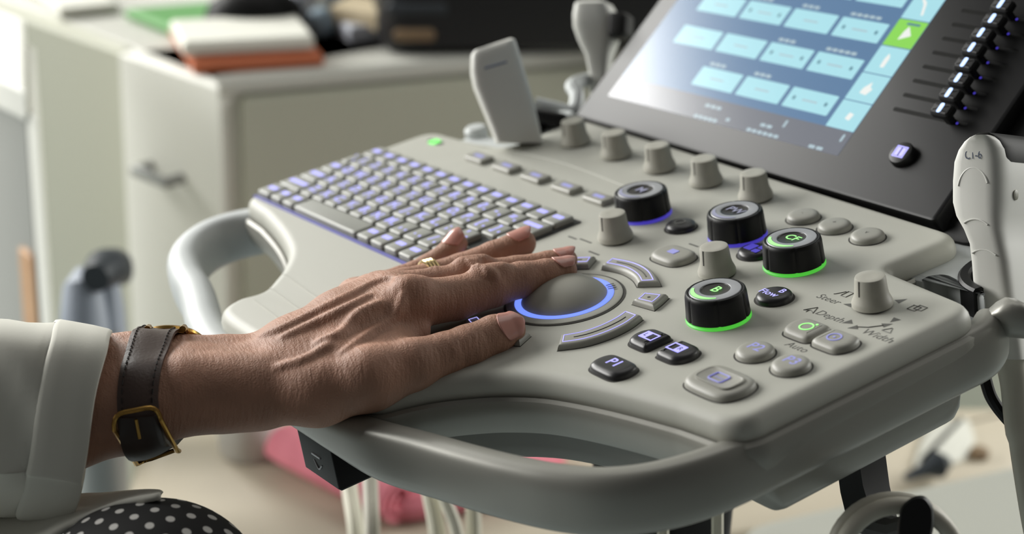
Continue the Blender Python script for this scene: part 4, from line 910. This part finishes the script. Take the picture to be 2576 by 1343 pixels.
# things on the desk
def onb(u0, v0, u1, v1, depth, z0, h, name, label, cat, m, back=None, bev=.003, group=None):
    a, b = wz(u0, v0, z0), wz(u1, v1, z0); e = (b-a)/np.linalg.norm(b-a); n = np.array([-e[1], e[0], 0]); n = n if n @ (a-CAMW) > 0 else -n
    if back is not None: n = back
    g = G(); wpoly(g, [a, b, b+n*depth, a+n*depth], z0+.0005, z0+h, 0, bev); return single(g, name, label, cat, m, True, group)
onb(486, 190, 815, 168, .13, DZ, .014, 'folder', 'orange folder lying at the front edge of the desk', 'folder', 'folder_orange')
onb(462, 146, 790, 128, .085, DZ+.0145, .016, 'paper_stack', 'stack of white paper on the orange folder', 'paper', 'paper')
g = G(); wpoly(g, [wz(u, v, DZ) for u, v in ((312, 48), (432, 95), (575, 78), (560, 26))], DZ+.0005, DZ+.012); single(g, 'folder', 'green folder lying behind the white paper stack', 'folder', 'folder_green', True)
onb(150, 50, 300, 34, .20, DZ, .012, 'paper_stack', 'pale sheets of paper on the left end of the desk', 'paper', 'paper')
g = G(); c = wz(642, 66, DZ+.013); g.add(*frame_loft([], 8) if False else lathe(0, 0, [(.075, 0), (.08, .01), (.07, .03), (.045, .045), (.01, .05)], 32)); vb = g.v[0]; g.v[0] = np.stack([c[0]+vb[:, 0]*.42+vb[:, 1]*.2, c[1]+vb[:, 1]*.66-vb[:, 0]*.1, c[2]+vb[:, 2]*.85], -1); single(g, 'pouch', 'dark dome-shaped pouch behind the white paper stack', 'pouch', 'black', True)
onb(620, 45, 745, 38, .15, DZ+.0, .10, 'carton', 'grey-lavender carton behind the dark pouch', 'box', 'lavender_box')
def blob(u, v, z, rx, rz, name, label, cat, m):
    c = wz(u, v, z); g = G(); t = np.linspace(-math.pi/2, math.pi/2, 12); vb, f = lathe(0, 0, [(max(rx*math.cos(a)**.7, 1e-4), rz*(1+math.sin(a))) for a in t], 24); vb[:, :2] += c[:2]; vb[:, 2] += z; g.add(vb, f); single(g, name, label, cat, m, True)
blob(757, 58, DZ, .018, .022, 'tape_roll', 'pale grey round roll beside the dark pouch', 'roll', 'lavender_box')
blob(806, 92, DZ, .015, .016, 'tape_roll', 'darker grey roll in front of the tan box', 'roll', 'blue_grey')
onb(830, 66, 950, 86, .05, DZ+.012, .024, 'small_box', 'tan small box between the rolls and the printer', 'box', 'tan')
onb(880, 116, 950, 108, .04, DZ, .02, 'card_box', 'grey little box under the tan one', 'box', 'lavender_box')
onb(855, 42, 915, 34, .03, DZ+.0, .05, 'blue_box', 'blue-grey box behind the tan box', 'box', 'blue_grey')
onb(780, 92, 925, 102, .10, DZ, .010, 'tray', 'dark tray under the small boxes', 'tray', 'bag_dark')
pt = thing('printer', 'large black printer at the right on the desk', 'printer', tuple(wz(1200, 140, DZ)))
a, b = wz(955, 142, DZ), wz(1500, 138, DZ); e = (b-a)/np.linalg.norm(b-a); n = np.array([-e[1], e[0], 0]); n = n if n @ (a-CAMW) > 0 else -n
g = G(); g.add(*prism(rnd(np.array([(a)[:2], (b+e*.3)[:2], (b+e*.3+n*.35)[:2], (a+n*.35)[:2]]), .03, 6), [(.012, DZ), (0, DZ+.01), (0, DZ+.20), (.02, DZ+.24), (.05, DZ+.25)])); g.build('printer_body', 'printer_black', pt, True)
p0, p1 = a+e*.015, a+e*.058
g = G(); wpoly(g, [p0-n*.004, p1-n*.004, p1+n*.01, p0+n*.01], DZ+.016, DZ+.03); g.build('front_slot', 'brown', pt, True)
p0, p1 = a+e*.008, a+e*.07
g = G(); wpoly(g, [p0-n*.003, p1-n*.003, p1+n*.01, p0+n*.01], DZ+.044, DZ+.058); g.build('status_window', 'bag_dark', pt, True)
# cabinet at the far left
cb = thing('side_cabinet', 'grey cabinet with a white top at the left edge of the picture', 'cabinet', (*wz(20, 230, .76)[:2], 0))
Kz = .76; b, a, bk_ = wz(62, 226, Kz), wz(-90, 158, Kz), wz(60, 0, Kz); e = (b-a)/np.linalg.norm(b-a); n = (bk_-b)/np.linalg.norm(bk_-b)
g = G(); wpoly(g, [a, b, b+n*.22, a+n*.22], Kz-.03, Kz, 0, .003); g.build('cabinet_top', 'desk_white', cb, True)
g = G(); wpoly(g, [a+n*.012, b-e*.002+n*.012, b-e*.002+n*.21, a+n*.21], .0, Kz-.03); g.build('cabinet_body', 'cabinet_grey', cb, True)
g = G(); wpoly(g, [b+n*.004, b+e*.016+n*.004, b+e*.016+n*.21, b+n*.21], .0, Kz-.02); g.build('edge_panel', 'desk_white', cb, True)
g = G(); wpoly(g, [b-e*.03+n*.004, b-e*.006+n*.004, b-e*.006+n*.03, b-e*.03+n*.03], .0, .60); g.build('wooden_strip', 'wood', cb, True)
# chair arm in front of the desk
c = CAMW+(RW @ ray(240, 730))*1.52*U/U; ch = thing('chair', 'blue-grey chair back with a dark armrest in front of the desk, left of the watch', 'chair', (c[0], c[1], 0))
def dw(u, v, d): return CAMW+(RW @ ray(u, v))*d
g = G(); g.add(*tube([dw(214, 690, 1.53), dw(210, 720, 1.52), dw(214, 800, 1.52), dw(222, 900, 1.52)], [.010, .017, .021, .022], 16)); g.build('back_shell', 'bin_blue', ch, True)
g = G(); g.add(*tube([dw(240, 700, 1.50), dw(262, 676, 1.52), dw(286, 672, 1.56), dw(306, 690, 1.60)], [.012, .017, .017, .010], 14)); g.build('armrest', 'bag_dark', ch, True)
g = G(); g.add(*tube([dw(268, 690, 1.53), dw(272, 780, 1.53), dw(276, 900, 1.53)], [.010, .014, .016], 12)); g.build('arm_post', 'bin_blue', ch, True)
b0 = dw(240, 880, 1.53); g = G(); g.add(*tube([np.array([b0[0], b0[1], .03]), np.array([b0[0], b0[1], b0[2]+.02])], .022, 14)); g.build('post', 'handle_grey', ch, True)
g = G(); vb, f = lathe(b0[0], b0[1], [(.05, 0), (.052, .01), (.03, .03), (.02, .04)], 28); g.add(vb, f); g.build('base', 'handle_grey', ch, True)
# couch
CZ = .40
k = [wz(352, 1010, CZ), wz(300, 1290, CZ), wz(700, 1480, CZ), wz(1450, 1400, CZ), wz(2620, 1190, CZ), wz(2650, 1000, CZ)]
co = thing('couch', 'beige padded examination couch behind and below the console', 'couch', (*((k[0]+k[4])/2)[:2], 0))
g = G(); g.add(*prism(rnd(np.array([p[:2] for p in k]), .05, 6), [(.03, CZ-.10), (0, CZ-.08), (0, CZ-.03), (.008, CZ-.01), (.025, CZ)])); g.build('couch_pad', 'couch_beige', co, True)
g = G(); g.add(*prism(inset(ccw(rnd(np.array([p[:2] for p in k]), .05, 6)), -.004), [(.01, .10), (.0, .12), (0, CZ-.1)])); g.build('couch_frame', 'cart_white', co, True)
g = G()
cen = sum(k)/6
for p in (k[0], k[1], k[4], k[5]): 
    q_ = p+(cen-p)*.15; g = G(); g.add(*tube([np.array([q_[0], q_[1], 0]), np.array([q_[0], q_[1], .12])], .02, 12)); g.build('leg', 'handle_grey', co, True)
# white drum standing on the couch
c = wz(628, 1130, CZ); g = G(); vb, f = lathe(c[0], c[1], [(.028, 0), (.030, .004), (.030, .10), (.027, .105), (.01, .106)], 32, CZ); g.add(vb, f); single(g, 'container', 'white round container standing on the couch below the wrist', 'container', 'bin_white', True)
# pink towel, folded and rolled at the near edge
tw = thing('towel', 'pink towel folded on the beige couch', 'towel', tuple(wz(950, 1220, CZ)))
q = [wz(u, v, CZ) for u, v in ((690, 1165), (735, 1118), (1330, 1128), (1440, 1165), (1330, 1270), (985, 1340))]
g = G(); g.add(*prism(rnd(np.array([p[:2] for p in q]), .03, 6), [(.012, CZ+.0005), (0, CZ+.008), (0, CZ+.018), (.008, CZ+.028), (.03, CZ+.032)])); g.build('towel_fold', 'towel_pink', tw, True)
p0, p1 = wz(705, 1180, CZ), wz(1005, 1328, CZ); ex = (p1-p0)/np.linalg.norm(p1-p0); sd = np.array([-ex[1], ex[0], 0]); rl = []
L_ = np.linalg.norm(p1-p0); sp_ = []
for t in np.linspace(0, 2.2*2*math.pi, 70): r = .026-.0013*t; sp_.append((r*math.cos(-t+math.pi), r*math.sin(-t+math.pi)))
sp_ = np.array(sp_); no = inset(np.concatenate([sp_, sp_[::-1]*1.0]), 0); th_ = .004
inn = sp_*(1-th_/np.maximum(np.linalg.norm(sp_, axis=1), .006))[:, None]; secs = np.concatenate([sp_, inn[::-1]])
rs = [np.array([p0+ex*t*L_+sd*x*s_+np.array([0, 0, .028+y*s_]) for x, y in secs]) for t, s_ in ((0, .75), (.05, .95), (.3, 1.0), (.6, 1.05), (.97, 1.1), (1, 1.08))]
g = G(); g.add(*rings(rs)); g.build('towel_roll', 'towel_pink', tw, True)
# white cloth with dark scissors-like clip on the right end of the couch
q = [wz(u, v, CZ) for u, v in ((2290, 1190), (2330, 1085), (2430, 1050), (2455, 1120), (2420, 1170))]
g = G(); g.add(*prism(rnd(np.array([p[:2] for p in q]), .02, 5), [(0, CZ+.0005), (0, CZ+.004), (.01, CZ+.008)])); single(g, 'white_cloth', 'crumpled white cloth on the right end of the couch', 'cloth', 'paper', True)
g = G(); g.add(*tube([wz(2280, 1200, CZ+.012), wz(2330, 1180, CZ+.014), wz(2358, 1168, CZ+.016), wz(2378, 1165, CZ+.014)], [.004, .007, .014, .008], 10)); single(g, 'clip', 'dark clip lying on the white cloth on the couch', 'clip', 'bag_dark', True)
g = G(); vb, f = lathe(*wz(2462, 1150, CZ)[:2], [(.009, 0), (.01, .003), (.009, .008), (.004, .01)], 20, CZ+.0005); g.add(vb, f); single(g, 'button_cap', 'small brown cap on the couch beside the white cloth', 'cap', 'brown', True)
